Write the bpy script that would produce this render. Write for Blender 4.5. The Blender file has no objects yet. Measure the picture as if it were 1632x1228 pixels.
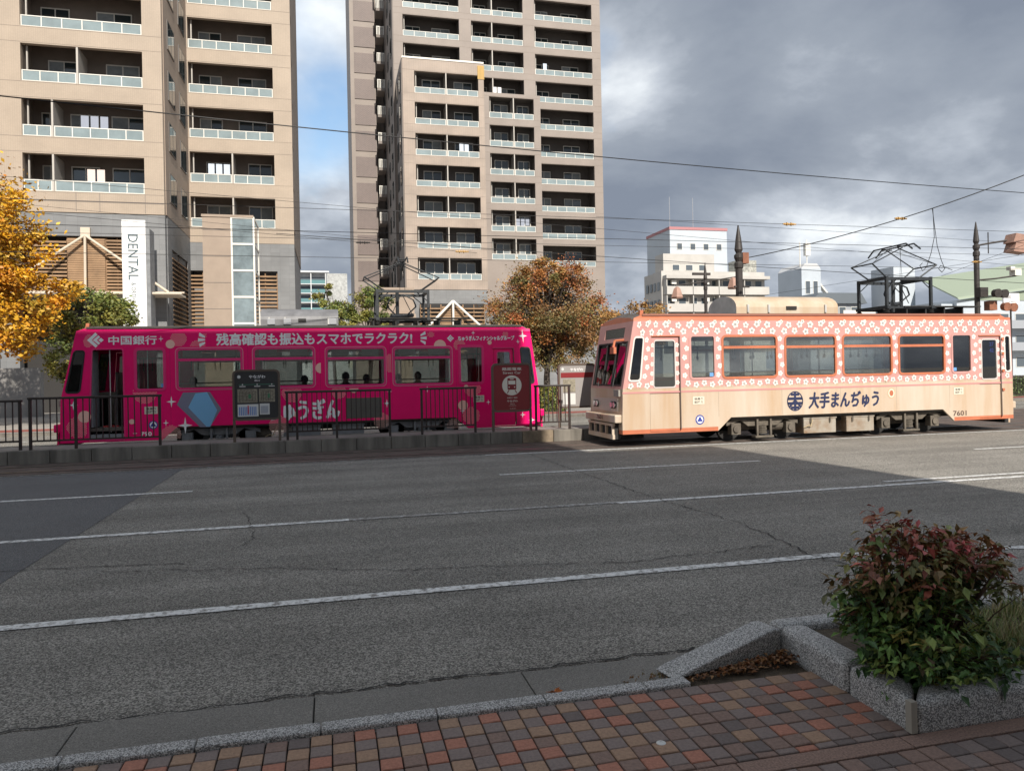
import bpy, bmesh, math, random
from mathutils import Vector, Matrix, noise as mnoise
R = math.radians
random.seed(7)
SC = bpy.context.scene
COL = SC.collection

# ------------------------------------------------------------------ camera
cd = bpy.data.cameras.new('camera'); cam = bpy.data.objects.new('camera', cd); COL.objects.link(cam)
SC.camera = cam
cd.sensor_width = 36.0; cd.lens = 1180.0 / 1632 * 36; cd.shift_y = -20.3 / 1632
cd.clip_start = 0.1; cd.clip_end = 3000
YAW, ROLL = R(13.8), R(1.15)
cam.matrix_world = (Matrix.Translation((0, 0, 1.87)) @ Matrix.Rotation(-YAW, 4, 'Z') @
                    Matrix.Rotation(R(90), 4, 'X') @ Matrix.Rotation(-ROLL, 4, 'Z'))
# ------------------------------------------------------------------ sky + sun
SUN_EL, SUN_AZ = R(38), R(5)      # azimuth: the sun stands behind the camera, slightly to the right
W = bpy.data.worlds.new('World'); SC.world = W; W.use_nodes = True
nt = W.node_tree; nt.nodes.clear()
def wn(t, **k):
    n = nt.nodes.new(t)
    for a, b in k.items(): setattr(n, a, b)
    return n
out = wn('ShaderNodeOutputWorld'); bg = wn('ShaderNodeBackground'); bg.inputs[1].default_value = 0.11
sky = wn('ShaderNodeTexSky', sky_type='NISHITA', sun_disc=False)
sky.sun_elevation = SUN_EL; sky.sun_rotation = math.pi - SUN_AZ
sky.air_density = 1.3; sky.dust_density = 0.6; sky.ozone_density = 2.2
tc = wn('ShaderNodeTexCoord'); sep = wn('ShaderNodeSeparateXYZ'); nt.links.new(tc.outputs['Generated'], sep.inputs[0])
def wm(op, a, b=None):
    n = wn('ShaderNodeMath', operation=op)
    for i, q in enumerate((a, b)):
        if q is None: continue
        if isinstance(q, (int, float)): n.inputs[i].default_value = q
        else: nt.links.new(q, n.inputs[i])
    return n.outputs[0]
zz = wm('ADD', wm('MAXIMUM', sep.outputs[2], 0.0), 0.30)
cmb = wn('ShaderNodeCombineXYZ')
nt.links.new(wm('DIVIDE', sep.outputs[0], zz), cmb.inputs[0]); nt.links.new(wm('DIVIDE', sep.outputs[1], zz), cmb.inputs[1])
def wnoise(scale, detail, rough, dist, off):
    mp = wn('ShaderNodeMapping'); mp.inputs['Location'].default_value = off
    nt.links.new(cmb.outputs[0], mp.inputs[0])
    n = wn('ShaderNodeTexNoise'); n.inputs['Scale'].default_value = scale; n.inputs['Detail'].default_value = detail
    n.inputs['Roughness'].default_value = rough; n.inputs['Distortion'].default_value = dist
    nt.links.new(mp.outputs[0], n.inputs[0]); return n.outputs[0]
def wramp(fac, stops):
    r = wn('ShaderNodeValToRGB'); e = r.color_ramp.elements
    while len(e) < len(stops): e.new(0.5)
    for i, (p, c) in enumerate(stops): e[i].position = p; e[i].color = (*c, 1)
    nt.links.new(fac, r.inputs[0]); return r.outputs[0]
cover = wramp(wnoise(0.8, 7, 0.52, 0.12, (5.84, 4.743, -0.477)), [(0.33, (0, 0, 0)), (0.45, (1, 1, 1))])
shade = wramp(wnoise(1.15, 9, 0.56, 0.15, (-4.039, 0.603, -0.57)), [(0.34, (1.5, 1.75, 2.2)), (0.47, (2.15, 2.42, 2.85)), (0.55, (3.4, 3.7, 4.15)), (0.65, (6.3, 6.6, 6.8))])
mx = wn('ShaderNodeMix', data_type='RGBA')
nt.links.new(cover, mx.inputs[0]); nt.links.new(sky.outputs[0], mx.inputs[6]); nt.links.new(shade, mx.inputs[7])
nt.links.new(mx.outputs[2], bg.inputs[0]); nt.links.new(bg.outputs[0], out.inputs[0])
sl = bpy.data.lights.new('sun', 'SUN'); sl.energy = 3.95; sl.angle = R(0.5); sl.color = (1.0, 0.93, 0.83)
so = bpy.data.objects.new('sun', sl); COL.objects.link(so); so.location = (5, -30, 40)
sd = Vector((math.sin(SUN_AZ) * math.cos(SUN_EL), -math.cos(SUN_AZ) * math.cos(SUN_EL), math.sin(SUN_EL)))
so.rotation_euler = sd.to_track_quat('Z', 'Y').to_euler()
SC.view_settings.view_transform = 'Standard'; SC.view_settings.look = 'None'
SC.view_settings.exposure = 0.58; SC.view_settings.gamma = 1.0
SC.cycles.max_bounces = 7; SC.cycles.transparent_max_bounces = 24; SC.cycles.glossy_bounces = 3

# ------------------------------------------------------------------ materials
MATS = {}
def mat(name, col, rough=0.7, metal=0.0, var=0.0, vscale=3.0, bump=0.0, bscale=40.0, spec=0.5, col2=None, streak=False, attr=False, detail=5, emit=None):
    """Principled with a two-tone noise in world space; var = strength of the tone change."""
    if name in MATS: return MATS[name]
    m = bpy.data.materials.new(name); m.use_nodes = True; n = m.node_tree.nodes; l = m.node_tree.links
    b = n['Principled BSDF']; b.inputs['Base Color'].default_value = (*col, 1)
    b.inputs['Roughness'].default_value = rough; b.inputs['Metallic'].default_value = metal
    b.inputs['Specular IOR Level'].default_value = spec
    g = n.new('ShaderNodeNewGeometry')
    src = None
    if attr:
        a = n.new('ShaderNodeAttribute'); a.attribute_name = 'tint'; src = a.outputs['Color']
    if var > 0:
        t = n.new('ShaderNodeTexNoise'); t.inputs['Scale'].default_value = vscale; t.inputs['Detail'].default_value = detail
        t.inputs['Roughness'].default_value = 0.62
        if streak:
            mp = n.new('ShaderNodeMapping'); mp.inputs['Scale'].default_value = (1, 1, 0.12); l.new(g.outputs['Position'], mp.inputs[0]); l.new(mp.outputs[0], t.inputs[0])
        else: l.new(g.outputs['Position'], t.inputs[0])
        r = n.new('ShaderNodeMapRange'); r.inputs[1].default_value = 0.34; r.inputs[2].default_value = 0.68
        l.new(t.outputs[0], r.inputs[0])
        mxx = n.new('ShaderNodeMix'); mxx.data_type = 'RGBA'; l.new(r.outputs[0], mxx.inputs[0])
        c2 = col2 if col2 else tuple(c * (1 - var) for c in col)
        mxx.inputs[6].default_value = (*c2, 1); mxx.inputs[7].default_value = (*col, 1)
        if src is not None:
            mm = n.new('ShaderNodeMix'); mm.data_type = 'RGBA'; mm.blend_type = 'MULTIPLY'; mm.inputs[0].default_value = 1
            l.new(mxx.outputs[2], mm.inputs[6]); l.new(src, mm.inputs[7]); src = mm.outputs[2]
        else: src = mxx.outputs[2]
    if src is not None: l.new(src, b.inputs['Base Color'])
    if bump > 0:
        t = n.new('ShaderNodeTexNoise'); t.inputs['Scale'].default_value = bscale; t.inputs['Detail'].default_value = 4
        l.new(g.outputs['Position'], t.inputs[0])
        bp = n.new('ShaderNodeBump'); bp.inputs['Strength'].default_value = bump; bp.inputs['Distance'].default_value = 0.02
        l.new(t.outputs[0], bp.inputs['Height']); l.new(bp.outputs[0], b.inputs['Normal'])
    if emit: b.inputs['Emission Color'].default_value = (*emit, 1); b.inputs['Emission Strength'].default_value = 1
    MATS[name] = m; return m
def glass(name, tint, rough=0.02, boost=1.0, base=0.06):
    m = bpy.data.materials.new(name); m.use_nodes = True; n = m.node_tree.nodes; l = m.node_tree.links; n.clear()
    o = n.new('ShaderNodeOutputMaterial'); ms = n.new('ShaderNodeMixShader'); tr = n.new('ShaderNodeBsdfTransparent'); gl = n.new('ShaderNodeBsdfGlossy')
    tr.inputs[0].default_value = (*tint, 1); gl.inputs['Roughness'].default_value = rough
    fr = n.new('ShaderNodeFresnel'); fr.inputs[0].default_value = 1.5
    ad = n.new('ShaderNodeMath'); ad.operation = 'MULTIPLY_ADD'; ad.inputs[1].default_value = boost; ad.inputs[2].default_value = base; ad.use_clamp = True
    l.new(fr.outputs[0], ad.inputs[0]); l.new(ad.outputs[0], ms.inputs[0]); l.new(tr.outputs[0], ms.inputs[1]); l.new(gl.outputs[0], ms.inputs[2])
    l.new(ms.outputs[0], o.inputs[0]); MATS[name] = m; return m
def tile_mat(name, c1, c2, mortar, bw, bh, ms, rough=0.6, stain=0.12, offset=0.0):
    m = bpy.data.materials.new(name); m.use_nodes = True; n = m.node_tree.nodes; l = m.node_tree.links
    b = n['Principled BSDF']; b.inputs['Roughness'].default_value = rough
    g = n.new('ShaderNodeNewGeometry'); s = n.new('ShaderNodeSeparateXYZ'); l.new(g.outputs['Position'], s.inputs[0])
    ad = n.new('ShaderNodeMath'); ad.operation = 'ADD'; l.new(s.outputs[0], ad.inputs[0]); l.new(s.outputs[1], ad.inputs[1])
    c = n.new('ShaderNodeCombineXYZ'); l.new(ad.outputs[0], c.inputs[0]); l.new(s.outputs[2], c.inputs[1])
    t = n.new('ShaderNodeTexBrick'); t.offset = offset; t.inputs['Scale'].default_value = 1; t.inputs['Brick Width'].default_value = bw; t.inputs['Row Height'].default_value = bh
    t.inputs['Mortar Size'].default_value = ms; t.inputs['Color1'].default_value = (*c1, 1); t.inputs['Color2'].default_value = (*c2, 1); t.inputs['Mortar'].default_value = (*mortar, 1)
    l.new(c.outputs[0], t.inputs[0])
    z = n.new('ShaderNodeTexNoise'); z.inputs['Scale'].default_value = 0.7; z.inputs['Detail'].default_value = 6; l.new(g.outputs['Position'], z.inputs[0])
    r = n.new('ShaderNodeMapRange'); r.inputs[1].default_value = 0.3; r.inputs[2].default_value = 0.7; r.inputs[3].default_value = 1 - stain; r.inputs[4].default_value = 1 + stain * 0.4
    l.new(z.outputs[0], r.inputs[0])
    mm = n.new('ShaderNodeMix'); mm.data_type = 'RGBA'; mm.blend_type = 'MULTIPLY'; mm.inputs[0].default_value = 1
    l.new(t.outputs[0], mm.inputs[6]); l.new(r.outputs[0], mm.inputs[7]); l.new(mm.outputs[2], b.inputs['Base Color']); MATS[name] = m; return m
def speckle(name, dark, light, scale, blotch, rough=0.9, bump=0.6, tracks=0.0):
    """aggregate surfaces: asphalt, granite, washed concrete"""
    m = bpy.data.materials.new(name); m.use_nodes = True; n = m.node_tree.nodes; l = m.node_tree.links
    b = n['Principled BSDF']; b.inputs['Roughness'].default_value = rough; b.inputs['Specular IOR Level'].default_value = 0.3
    g = n.new('ShaderNodeNewGeometry')
    v = n.new('ShaderNodeTexVoronoi'); v.inputs['Scale'].default_value = scale; l.new(g.outputs['Position'], v.inputs[0])
    sp = n.new('ShaderNodeSeparateColor'); l.new(v.outputs['Color'], sp.inputs[0])
    rp = n.new('ShaderNodeValToRGB'); e = rp.color_ramp.elements; e[0].position = 0.25; e[0].color = (*dark, 1); e[1].position = 0.95; e[1].color = (*light, 1)
    l.new(sp.outputs[0], rp.inputs[0])
    z = n.new('ShaderNodeTexNoise'); z.inputs['Scale'].default_value = 0.55; z.inputs['Detail'].default_value = 7; z.inputs['Roughness'].default_value = 0.6; l.new(g.outputs['Position'], z.inputs[0])
    r = n.new('ShaderNodeMapRange'); r.inputs[1].default_value = 0.3; r.inputs[2].default_value = 0.7; r.inputs[3].default_value = 1 - blotch; r.inputs[4].default_value = 1 + blotch
    l.new(z.outputs[0], r.inputs[0])
    if tracks:   # tyre-polished lanes and drip lines: long streaks along the street
        mp = n.new('ShaderNodeMapping'); mp.inputs['Scale'].default_value = (0.06, 1.3, 1); l.new(g.outputs['Position'], mp.inputs[0])
        z2 = n.new('ShaderNodeTexNoise'); z2.inputs['Scale'].default_value = 1.0; z2.inputs['Detail'].default_value = 6; z2.inputs['Roughness'].default_value = 0.6; l.new(mp.outputs[0], z2.inputs[0])
        r2 = n.new('ShaderNodeMapRange'); r2.inputs[1].default_value = 0.3; r2.inputs[2].default_value = 0.7; r2.inputs[3].default_value = 1 - tracks; r2.inputs[4].default_value = 1 + tracks; l.new(z2.outputs[0], r2.inputs[0])
        mq = n.new('ShaderNodeMath'); mq.operation = 'MULTIPLY'; l.new(r.outputs[0], mq.inputs[0]); l.new(r2.outputs[0], mq.inputs[1]); rr_ = mq.outputs[0]
    else: rr_ = r.outputs[0]
    mm = n.new('ShaderNodeMix'); mm.data_type = 'RGBA'; mm.blend_type = 'MULTIPLY'; mm.inputs[0].default_value = 1
    l.new(rp.outputs[0], mm.inputs[6]); l.new(rr_, mm.inputs[7]); l.new(mm.outputs[2], b.inputs['Base Color'])
    bp = n.new('ShaderNodeBump'); bp.inputs['Strength'].default_value = bump; bp.inputs['Distance'].default_value = 0.006
    l.new(v.outputs['Distance'], bp.inputs['Height']); l.new(bp.outputs[0], b.inputs['Normal']); MATS[name] = m; return m
def worn_paint(name, col, under, lo, hi, scale=9):
    m = bpy.data.materials.new(name); m.use_nodes = True; n = m.node_tree.nodes; l = m.node_tree.links
    b = n['Principled BSDF']; b.inputs['Roughness'].default_value = 0.8
    g = n.new('ShaderNodeNewGeometry'); z = n.new('ShaderNodeTexNoise'); z.inputs['Scale'].default_value = scale; z.inputs['Detail'].default_value = 9; z.inputs['Roughness'].default_value = 0.75
    l.new(g.outputs['Position'], z.inputs[0]); r = n.new('ShaderNodeMapRange'); r.inputs[1].default_value = lo; r.inputs[2].default_value = hi; l.new(z.outputs[0], r.inputs[0])
    mm = n.new('ShaderNodeMix'); mm.data_type = 'RGBA'; mm.inputs[6].default_value = (*under, 1); mm.inputs[7].default_value = (*col, 1)
    l.new(r.outputs[0], mm.inputs[0]); l.new(mm.outputs[2], b.inputs['Base Color']); MATS[name] = m; return m

# ------------------------------------------------------------------ mesh helpers
WL = {}
class MB:
    def __init__(s): s.v = []; s.f = []; s.m = []; s.tint = None
    def face(s, pts, mi=0):
        b = len(s.v); s.v += [tuple(p) for p in pts]; s.f.append(tuple(range(b, b + len(pts)))); s.m.append(mi)
    def box(s, x0, x1, y0, y1, z0, z1, mi=0):
        b = len(s.v)
        s.v += [(x0, y0, z0), (x1, y0, z0), (x1, y1, z0), (x0, y1, z0), (x0, y0, z1), (x1, y0, z1), (x1, y1, z1), (x0, y1, z1)]
        for q in ((3, 2, 1, 0), (4, 5, 6, 7), (0, 1, 5, 4), (1, 2, 6, 5), (2, 3, 7, 6), (3, 0, 4, 7)):
            s.f.append(tuple(b + i for i in q)); s.m.append(mi)
        return s
    def prism(s, pts, d, mi=0):
        """pts: closed 3-D polygon, d: extrusion vector"""
        b = len(s.v); n = len(pts); d = Vector(d)
        s.v += [tuple(p) for p in pts] + [tuple(Vector(p) + d) for p in pts]
        s.f.append(tuple(range(b + n - 1, b - 1, -1))); s.m.append(mi); s.f.append(tuple(range(b + n, b + 2 * n))); s.m.append(mi)
        for i in range(n):
            j = (i + 1) % n; s.f.append((b + i, b + j, b + n + j, b + n + i)); s.m.append(mi)
        return s
    def cyl(s, p0, p1, r0, r1=None, n=8, mi=0, caps=True):
        r1 = r0 if r1 is None else r1
        p0, p1 = Vector(p0), Vector(p1); d = p1 - p0
        q = d.to_track_quat('Z', 'Y'); b = len(s.v)
        for p, r in ((p0, r0), (p1, r1)):
            for i in range(n):
                a = 2 * math.pi * i / n; s.v.append(tuple(p + q @ Vector((r * math.cos(a), r * math.sin(a), 0))))
        for i in range(n):
            j = (i + 1) % n; s.f.append((b + i, b + j, b + n + j, b + n + i)); s.m.append(mi)
        if caps:
            s.f.append(tuple(range(b + n - 1, b - 1, -1))); s.m.append(mi); s.f.append(tuple(range(b + n, b + 2 * n))); s.m.append(mi)
        return s
    def path(s, pts, r, n=6, mi=0):
        for a, b in zip(pts, pts[1:]): s.cyl(a, b, r, r, n, mi)
        return s
    def lathe(s, base, prof, n=12, mi=0):
        """prof: [(radius, height)] around a vertical axis at base"""
        b = len(s.v); k = len(prof)
        for r, h in prof:
            for i in range(n):
                a = 2 * math.pi * i / n; s.v.append((base[0] + r * math.cos(a), base[1] + r * math.sin(a), base[2] + h))
        for j in range(k - 1):
            for i in range(n):
                i2 = (i + 1) % n; s.f.append((b + j * n + i, b + j * n + i2, b + (j + 1) * n + i2, b + (j + 1) * n + i)); s.m.append(mi)
        s.f.append(tuple(range(b + n - 1, b - 1, -1))); s.m.append(mi); s.f.append(tuple(b + (k - 1) * n + i for i in range(n))); s.m.append(mi)
        return s
    def disc(s, cx, y, cz, r, n=16, mi=0, sx=1.0):
        s.face([(cx + r * sx * math.cos(-2 * math.pi * i / n), y, cz - r * math.sin(-2 * math.pi * i / n)) for i in range(n)][::-1], mi); return s
    def build(s, name, mats, parent=None, smooth=False, xf=None, bevel=0.0, fix=True):
        v = [xf(p) for p in s.v] if xf else s.v
        xs = [p[0] for p in v]; ys = [p[1] for p in v]; zs = [p[2] for p in v]
        loc = Vector(((min(xs) + max(xs)) / 2, (min(ys) + max(ys)) / 2, min(zs)))
        me = bpy.data.meshes.new(name); me.from_pydata([(p[0] - loc.x, p[1] - loc.y, p[2] - loc.z) for p in v], [], s.f)
        for q in (mats if isinstance(mats, (list, tuple)) else [mats]): me.materials.append(q)
        me.polygons.foreach_set('material_index', s.m)
        if fix:
            bm = bmesh.new(); bm.from_mesh(me); bmesh.ops.recalc_face_normals(bm, faces=bm.faces); bm.to_mesh(me); bm.free()
        if s.tint is not None:
            ca = me.color_attributes.new('tint', 'FLOAT_COLOR', 'CORNER'); buf = []
            for p, t in zip(me.polygons, s.tint): buf += [t[0], t[1], t[2], 1.0] * p.loop_total
            ca.data.foreach_set('color', buf)
        if smooth: me.polygons.foreach_set('use_smooth', [True] * len(me.polygons))
        me.update(); return link(name, me, loc, parent, bevel)
def link(name, me, loc, parent=None, bevel=0.0):
    o = bpy.data.objects.new(name, me); COL.objects.link(o); loc = Vector(loc); WL[o.name] = loc
    if parent is not None: o.parent = parent; o.location = loc - WL[parent.name]
    else: o.location = loc
    if bevel > 0:
        bv = o.modifiers.new('bevel', 'BEVEL'); bv.width = bevel; bv.segments = 3 if bevel > 0.02 else 2; bv.limit_method = 'ANGLE'
    return o
def tag(o, label, cat=None, group=None, kind=None):
    o['label'] = label
    if cat: o['category'] = cat
    if group: o['group'] = group
    if kind: o['kind'] = kind
    return o
def thing(name, label, cat, loc, group=None):
    o = bpy.data.objects.new(name, None); COL.objects.link(o); o.location = loc; WL[o.name] = Vector(loc); o.empty_display_size = 0.3
    return tag(o, label, cat, group)
def structure(o, label=None):
    o['kind'] = 'structure'
    if label: o['label'] = label
    return o
def copy_tree(o, delta, label, parent=None):
    c = o.copy(); COL.objects.link(c); WL[c.name] = WL[o.name] + Vector(delta)
    if parent is None: c.location = o.location + Vector(delta); c['label'] = label
    else: c.parent = parent
    for ch in o.children: copy_tree(ch, delta, None, c)
    return c
def text(s, x0, x1, z0, z1, y, m, parent, name='lettering', bold=0.0, shear=0.0, rot=False, normal=-1, fat=0.0):
    """flat lettering facing -y, fitted into the box x0..x1, z0..z1"""
    cu = bpy.data.curves.new('t', 'FONT'); cu.body = s; cu.size = 1.0; cu.offset = bold; cu.extrude = 0.0; cu.shear = shear; cu.resolution_u = 2
    to = bpy.data.objects.new('t', cu); COL.objects.link(to)
    dg = bpy.context.evaluated_depsgraph_get(); me = bpy.data.meshes.new_from_object(to.evaluated_get(dg))
    bpy.data.objects.remove(to); bpy.data.curves.remove(cu)
    vs = [tuple(v.co) for v in me.vertices]; fs = [tuple(p.vertices) for p in me.polygons]; bpy.data.meshes.remove(me)
    if not vs: return None
    if rot: vs = [(v[1], -v[0], 0) for v in vs]
    a0, a1 = min(v[0] for v in vs), max(v[0] for v in vs); b0, b1 = min(v[1] for v in vs), max(v[1] for v in vs)
    mb = MB(); mb.v = [(x0 + (v[0] - a0) / (a1 - a0) * (x1 - x0), y, z0 + (v[1] - b0) / (b1 - b0) * (z1 - z0)) for v in vs]
    mb.f = [f if normal < 0 else f[::-1] for f in fs]; mb.m = [0] * len(fs)
    if fat:   # heavier strokes: the same glyphs laid over each other a little apart
        v0, f0 = list(mb.v), list(mb.f)
        for k, (dx, dz) in enumerate(((-1, 0), (1, 0), (0, 1), (0, -1))):
            b0 = len(mb.v); mb.v += [(p[0] + dx * fat, p[1] - 0.0004 * (k + 1), p[2] + dz * fat * 0.8) for p in v0]; mb.f += [tuple(i + b0 for i in f) for f in f0]
        mb.m = [0] * len(mb.f)
    return mb.build(name, m, parent, fix=False)
def gridwall(mb, x0, x1, z0, z1, y0, y1, holes, cuts_z=(), mi=lambda x, z: 0, axis='x'):
    """slab with rectangular holes; axis 'y' makes a wall that runs along y at x=y0..y1"""
    xs = sorted({x0, x1, *[h[0] for h in holes], *[h[1] for h in holes]}); xs = [x for x in xs if x0 <= x <= x1]
    zs = sorted({z0, z1, *[h[2] for h in holes], *[h[3] for h in holes], *cuts_z}); zs = [z for z in zs if z0 <= z <= z1]
    for za, zb in zip(zs, zs[1:]):
        run = None
        cells = []
        for xa, xb in zip(xs, xs[1:]):
            cx, cz = (xa + xb) / 2, (za + zb) / 2
            if any(h[0] < cx < h[1] and h[2] < cz < h[3] for h in holes): run = None; continue
            if run is None: run = [xa, xb]; cells.append(run)
            else: run[1] = xb
        for a, b in cells:
            k = mi((a + b) / 2, (za + zb) / 2)
            if axis == 'x': mb.box(a, b, y0, y1, za, zb, k)
            else: mb.box(y0, y1, a, b, za, zb, k)
def rrect(x0, x1, z0, z1, r, n=4):
    p = []
    for cx, cz, a0 in ((x1 - r, z1 - r, 0), (x0 + r, z1 - r, 90), (x0 + r, z0 + r, 180), (x1 - r, z0 + r, 270)):
        for i in range(n + 1):
            a = R(a0 + 90 * i / n); p.append((cx + r * math.cos(a), cz + r * math.sin(a)))
    return p
def ring(mb, x0, x1, z0, z1, w, r, ya, yb, mi=0):
    """rounded frame, outer rect x0..x1 z0..z1, bar width w, from y=ya (front) to yb"""
    o = rrect(x0, x1, z0, z1, r + w); i = rrect(x0 + w, x1 - w, z0 + w, z1 - w, max(r, 0.01)); n = len(o)
    for k in range(n):
        j = (k + 1) % n
        mb.face([(o[k][0], ya, o[k][1]), (o[j][0], ya, o[j][1]), (i[j][0], ya, i[j][1]), (i[k][0], ya, i[k][1])], mi)
        mb.face([(i[k][0], ya, i[k][1]), (i[j][0], ya, i[j][1]), (i[j][0], yb, i[j][1]), (i[k][0], yb, i[k][1])], mi)
        mb.face([(o[j][0], ya, o[j][1]), (o[k][0], ya, o[k][1]), (o[k][0], yb, o[k][1]), (o[j][0], yb, o[j][1])], mi)
        mb.face([(o[j][0], yb, o[j][1]), (o[k][0], yb, o[k][1]), (i[k][0], yb, i[k][1]), (i[j][0], yb, i[j][1])], mi)
# ------------------------------------------------------------------ ground, roads, kerbs
ASPH = speckle('asphalt_old', (0.095, 0.089, 0.080), (0.375, 0.355, 0.315), 110, 0.16, tracks=0.24)
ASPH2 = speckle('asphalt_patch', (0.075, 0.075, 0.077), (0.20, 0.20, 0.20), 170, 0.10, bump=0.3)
CONC = speckle('gutter_concrete', (0.15, 0.142, 0.128), (0.27, 0.255, 0.23), 210, 0.18, bump=0.25)
GRAN = speckle('granite', (0.15, 0.148, 0.145), (0.66, 0.65, 0.63), 190, 0.12, rough=0.75, bump=0.3)
PAVE = speckle('far_pavement', (0.26, 0.24, 0.22), (0.36, 0.34, 0.31), 60, 0.15, bump=0.2)
BED = mat('track_bed', (0.135, 0.10, 0.082), 0.9, var=0.5, vscale=2.2, bump=0.4, bscale=60)
JOINT = mat('tile_joint', (0.035, 0.032, 0.03), 0.95, var=0.4, vscale=20)
SOIL = mat('soil', (0.12, 0.09, 0.06), 0.95, var=0.5, vscale=14, bump=0.8, bscale=50)
RAIL = mat('rail_steel', (0.22, 0.20, 0.18), 0.4, metal=0.8, var=0.4, vscale=6)
WPAINT = worn_paint('road_paint', (0.72, 0.72, 0.70), (0.20, 0.19, 0.175), 0.40, 0.52, 14)
WPAINT2 = worn_paint('road_paint_faded', (0.60, 0.60, 0.58), (0.20, 0.19, 0.175), 0.48, 0.62, 14)
REDPAVE = mat('red_pavement', (0.30, 0.09, 0.07), 0.9, var=0.35, vscale=3)
def sheet(name, x0, x1, y0, y1, z, m, parent=None):
    return MB_sheet(name, [(x0, y0, z), (x1, y0, z), (x1, y1, z), (x0, y1, z)], m, parent)
def MB_sheet(name, pts, m, parent=None):
    b = MB(); b.face(pts); return b.build(name, m, parent, fix=False)
ground = structure(sheet('ground', -900, 900, -300, 1500, -0.06, PAVE), 'pale city ground reaching away behind the street')
road = structure(sheet('road', -120, 160, 4.47, 29.0, 0.0, ASPH), 'worn grey asphalt roadway with white lane lines')
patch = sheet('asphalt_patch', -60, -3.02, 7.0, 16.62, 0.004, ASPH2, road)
bed = structure(sheet('tram_track', -120, 160, 16.78, 24.2, 0.008, BED), 'brown tram track bed with sunken rails')
for yr in (17.235, 18.302, 21.185, 22.252):
    b = MB(); b.box(-120, 160, yr - 0.032, yr + 0.032, 0.009, 0.02); b.box(-120, 160, yr + 0.06, yr + 0.09, 0.009, 0.017); b.build('rail', RAIL, bed)
def line(x0, x1, y, w, m, skew=0.0):
    MB_sheet('lane_line', [(x0, y - w / 2, 0.007), (x1, y - w / 2 + skew, 0.007), (x1, y + w / 2 + skew, 0.007), (x0, y + w / 2, 0.007)], m, road)
line(-40, 4.9, 6.62, 0.13, WPAINT, -0.25); line(4.95, 9.6, 6.34, 0.12, WPAINT, -0.75)
line(-40, 0.2, 9.86, 0.13, WPAINT); line(0.2, 3.9, 9.85, 0.12, WPAINT2); line(3.9, 60, 9.8, 0.13, WPAINT); line(8.6, 60, 10.12, 0.10, WPAINT)
for k in range(-3, 6): line(2.98 + k * 10.6, 8.34 + k * 10.6, 13.25, 0.12, WPAINT)
line(3.4, 80, 16.55, 0.11, WPAINT); line(-60, 3.4, 16.70, 0.07, WPAINT2)
for k in range(-6, 12): line(k * 10.5, k * 10.5 + 5.3, 26.2, 0.12, WPAINT)
CRACK = mat('crack', (0.022, 0.021, 0.02), 0.95)
def crack(pts, w):
    b = MB(); prev = None; P = []
    for a, c in zip(pts, pts[1:]):
        n = max(2, int((Vector(c) - Vector(a)).length / 0.07))
        for i in range(n): P.append(Vector(a).lerp(Vector(c), i / n) + Vector((random.gauss(0, 0.02), random.gauss(0, 0.02))))
    for p, q in zip(P, P[1:]):
        d = (q - p); 
        if d.length < 1e-4: continue
        nrm = Vector((-d.y, d.x)).normalized() * w * random.uniform(0.25, 1.0)
        b.face([(p.x - nrm.x, p.y - nrm.y, 0.0095), (q.x - nrm.x, q.y - nrm.y, 0.0095), (q.x + nrm.x, q.y + nrm.y, 0.0095), (p.x + nrm.x, p.y + nrm.y, 0.0095)])
    b.build('crack', CRACK, road, fix=False)
crack([(4.4, 16.5), (4.45, 13.2), (4.55, 10.0), (4.78, 8.0), (4.62, 6.4), (4.75, 5.4)], 0.010)
crack([(-2.2, 8.0), (-0.6, 7.6), (0.6, 7.15), (1.6, 7.0), (2.8, 6.72), (4.6, 6.95)], 0.008)
crack([(-1.2, 10.9), (-1.0, 9.9), (-0.9, 9.1), (-1.05, 8.6)], 0.006); crack([(-3.0, 10.9), (0.2, 11.3), (4.4, 11.9), (9.5, 11.8), (14, 11.9)], 0.007)
crack([(-4, 8.35), (-2.6, 8.3), (-1.4, 8.1)], 0.010)
crack([(-3.2, 4.50), (-1.5, 4.49), (0.2, 4.51), (1.2, 4.50), (2.4, 4.52)], 0.012)
# gutter slabs and flush granite kerb on the near side, each stone its own piece
side = structure(sheet('sidewalk', -60, 60, -6, 3.93, 0.012, JOINT), 'brick-tiled sidewalk in the shade')
def piece(name, x0, x1, y0, y1, z0, z1, m, parent, bev=0.008):
    b = MB(); b.box(x0, x1, y0, y1, z0, z1); return b.build(name, m, parent, bevel=bev)
gut = structure(sheet('gutter', -60, 60, 4.03, 4.49, -0.004, JOINT), 'concrete gutter strip along the near kerb')
for i in range(-6, 12):
    x = -0.12 + 1.24 * i
    piece('gutter_slab', x, x + 1.232, 4.035, 4.47 + random.uniform(-0.01, 0.012), -0.05, 0.012 + random.uniform(0, 0.004), CONC, gut, 0.006)
kb = structure(sheet('kerb', -60, 60, 3.925, 4.036, -0.003, JOINT), 'low granite kerb beside the brick tiles')
for i in range(-9, 5):
    x = -0.08 + 0.605 * i
    if x + 0.6 < 2.0: piece('kerbstone', x, x + 0.6, 3.928, 4.034, -0.05, 0.055 + random.uniform(0, 0.004), GRAN, kb, 0.012)
piece('kerbstone', 1.735, 2.0, 3.928, 4.034, -0.05, 0.056, GRAN, kb, 0.012)
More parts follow.
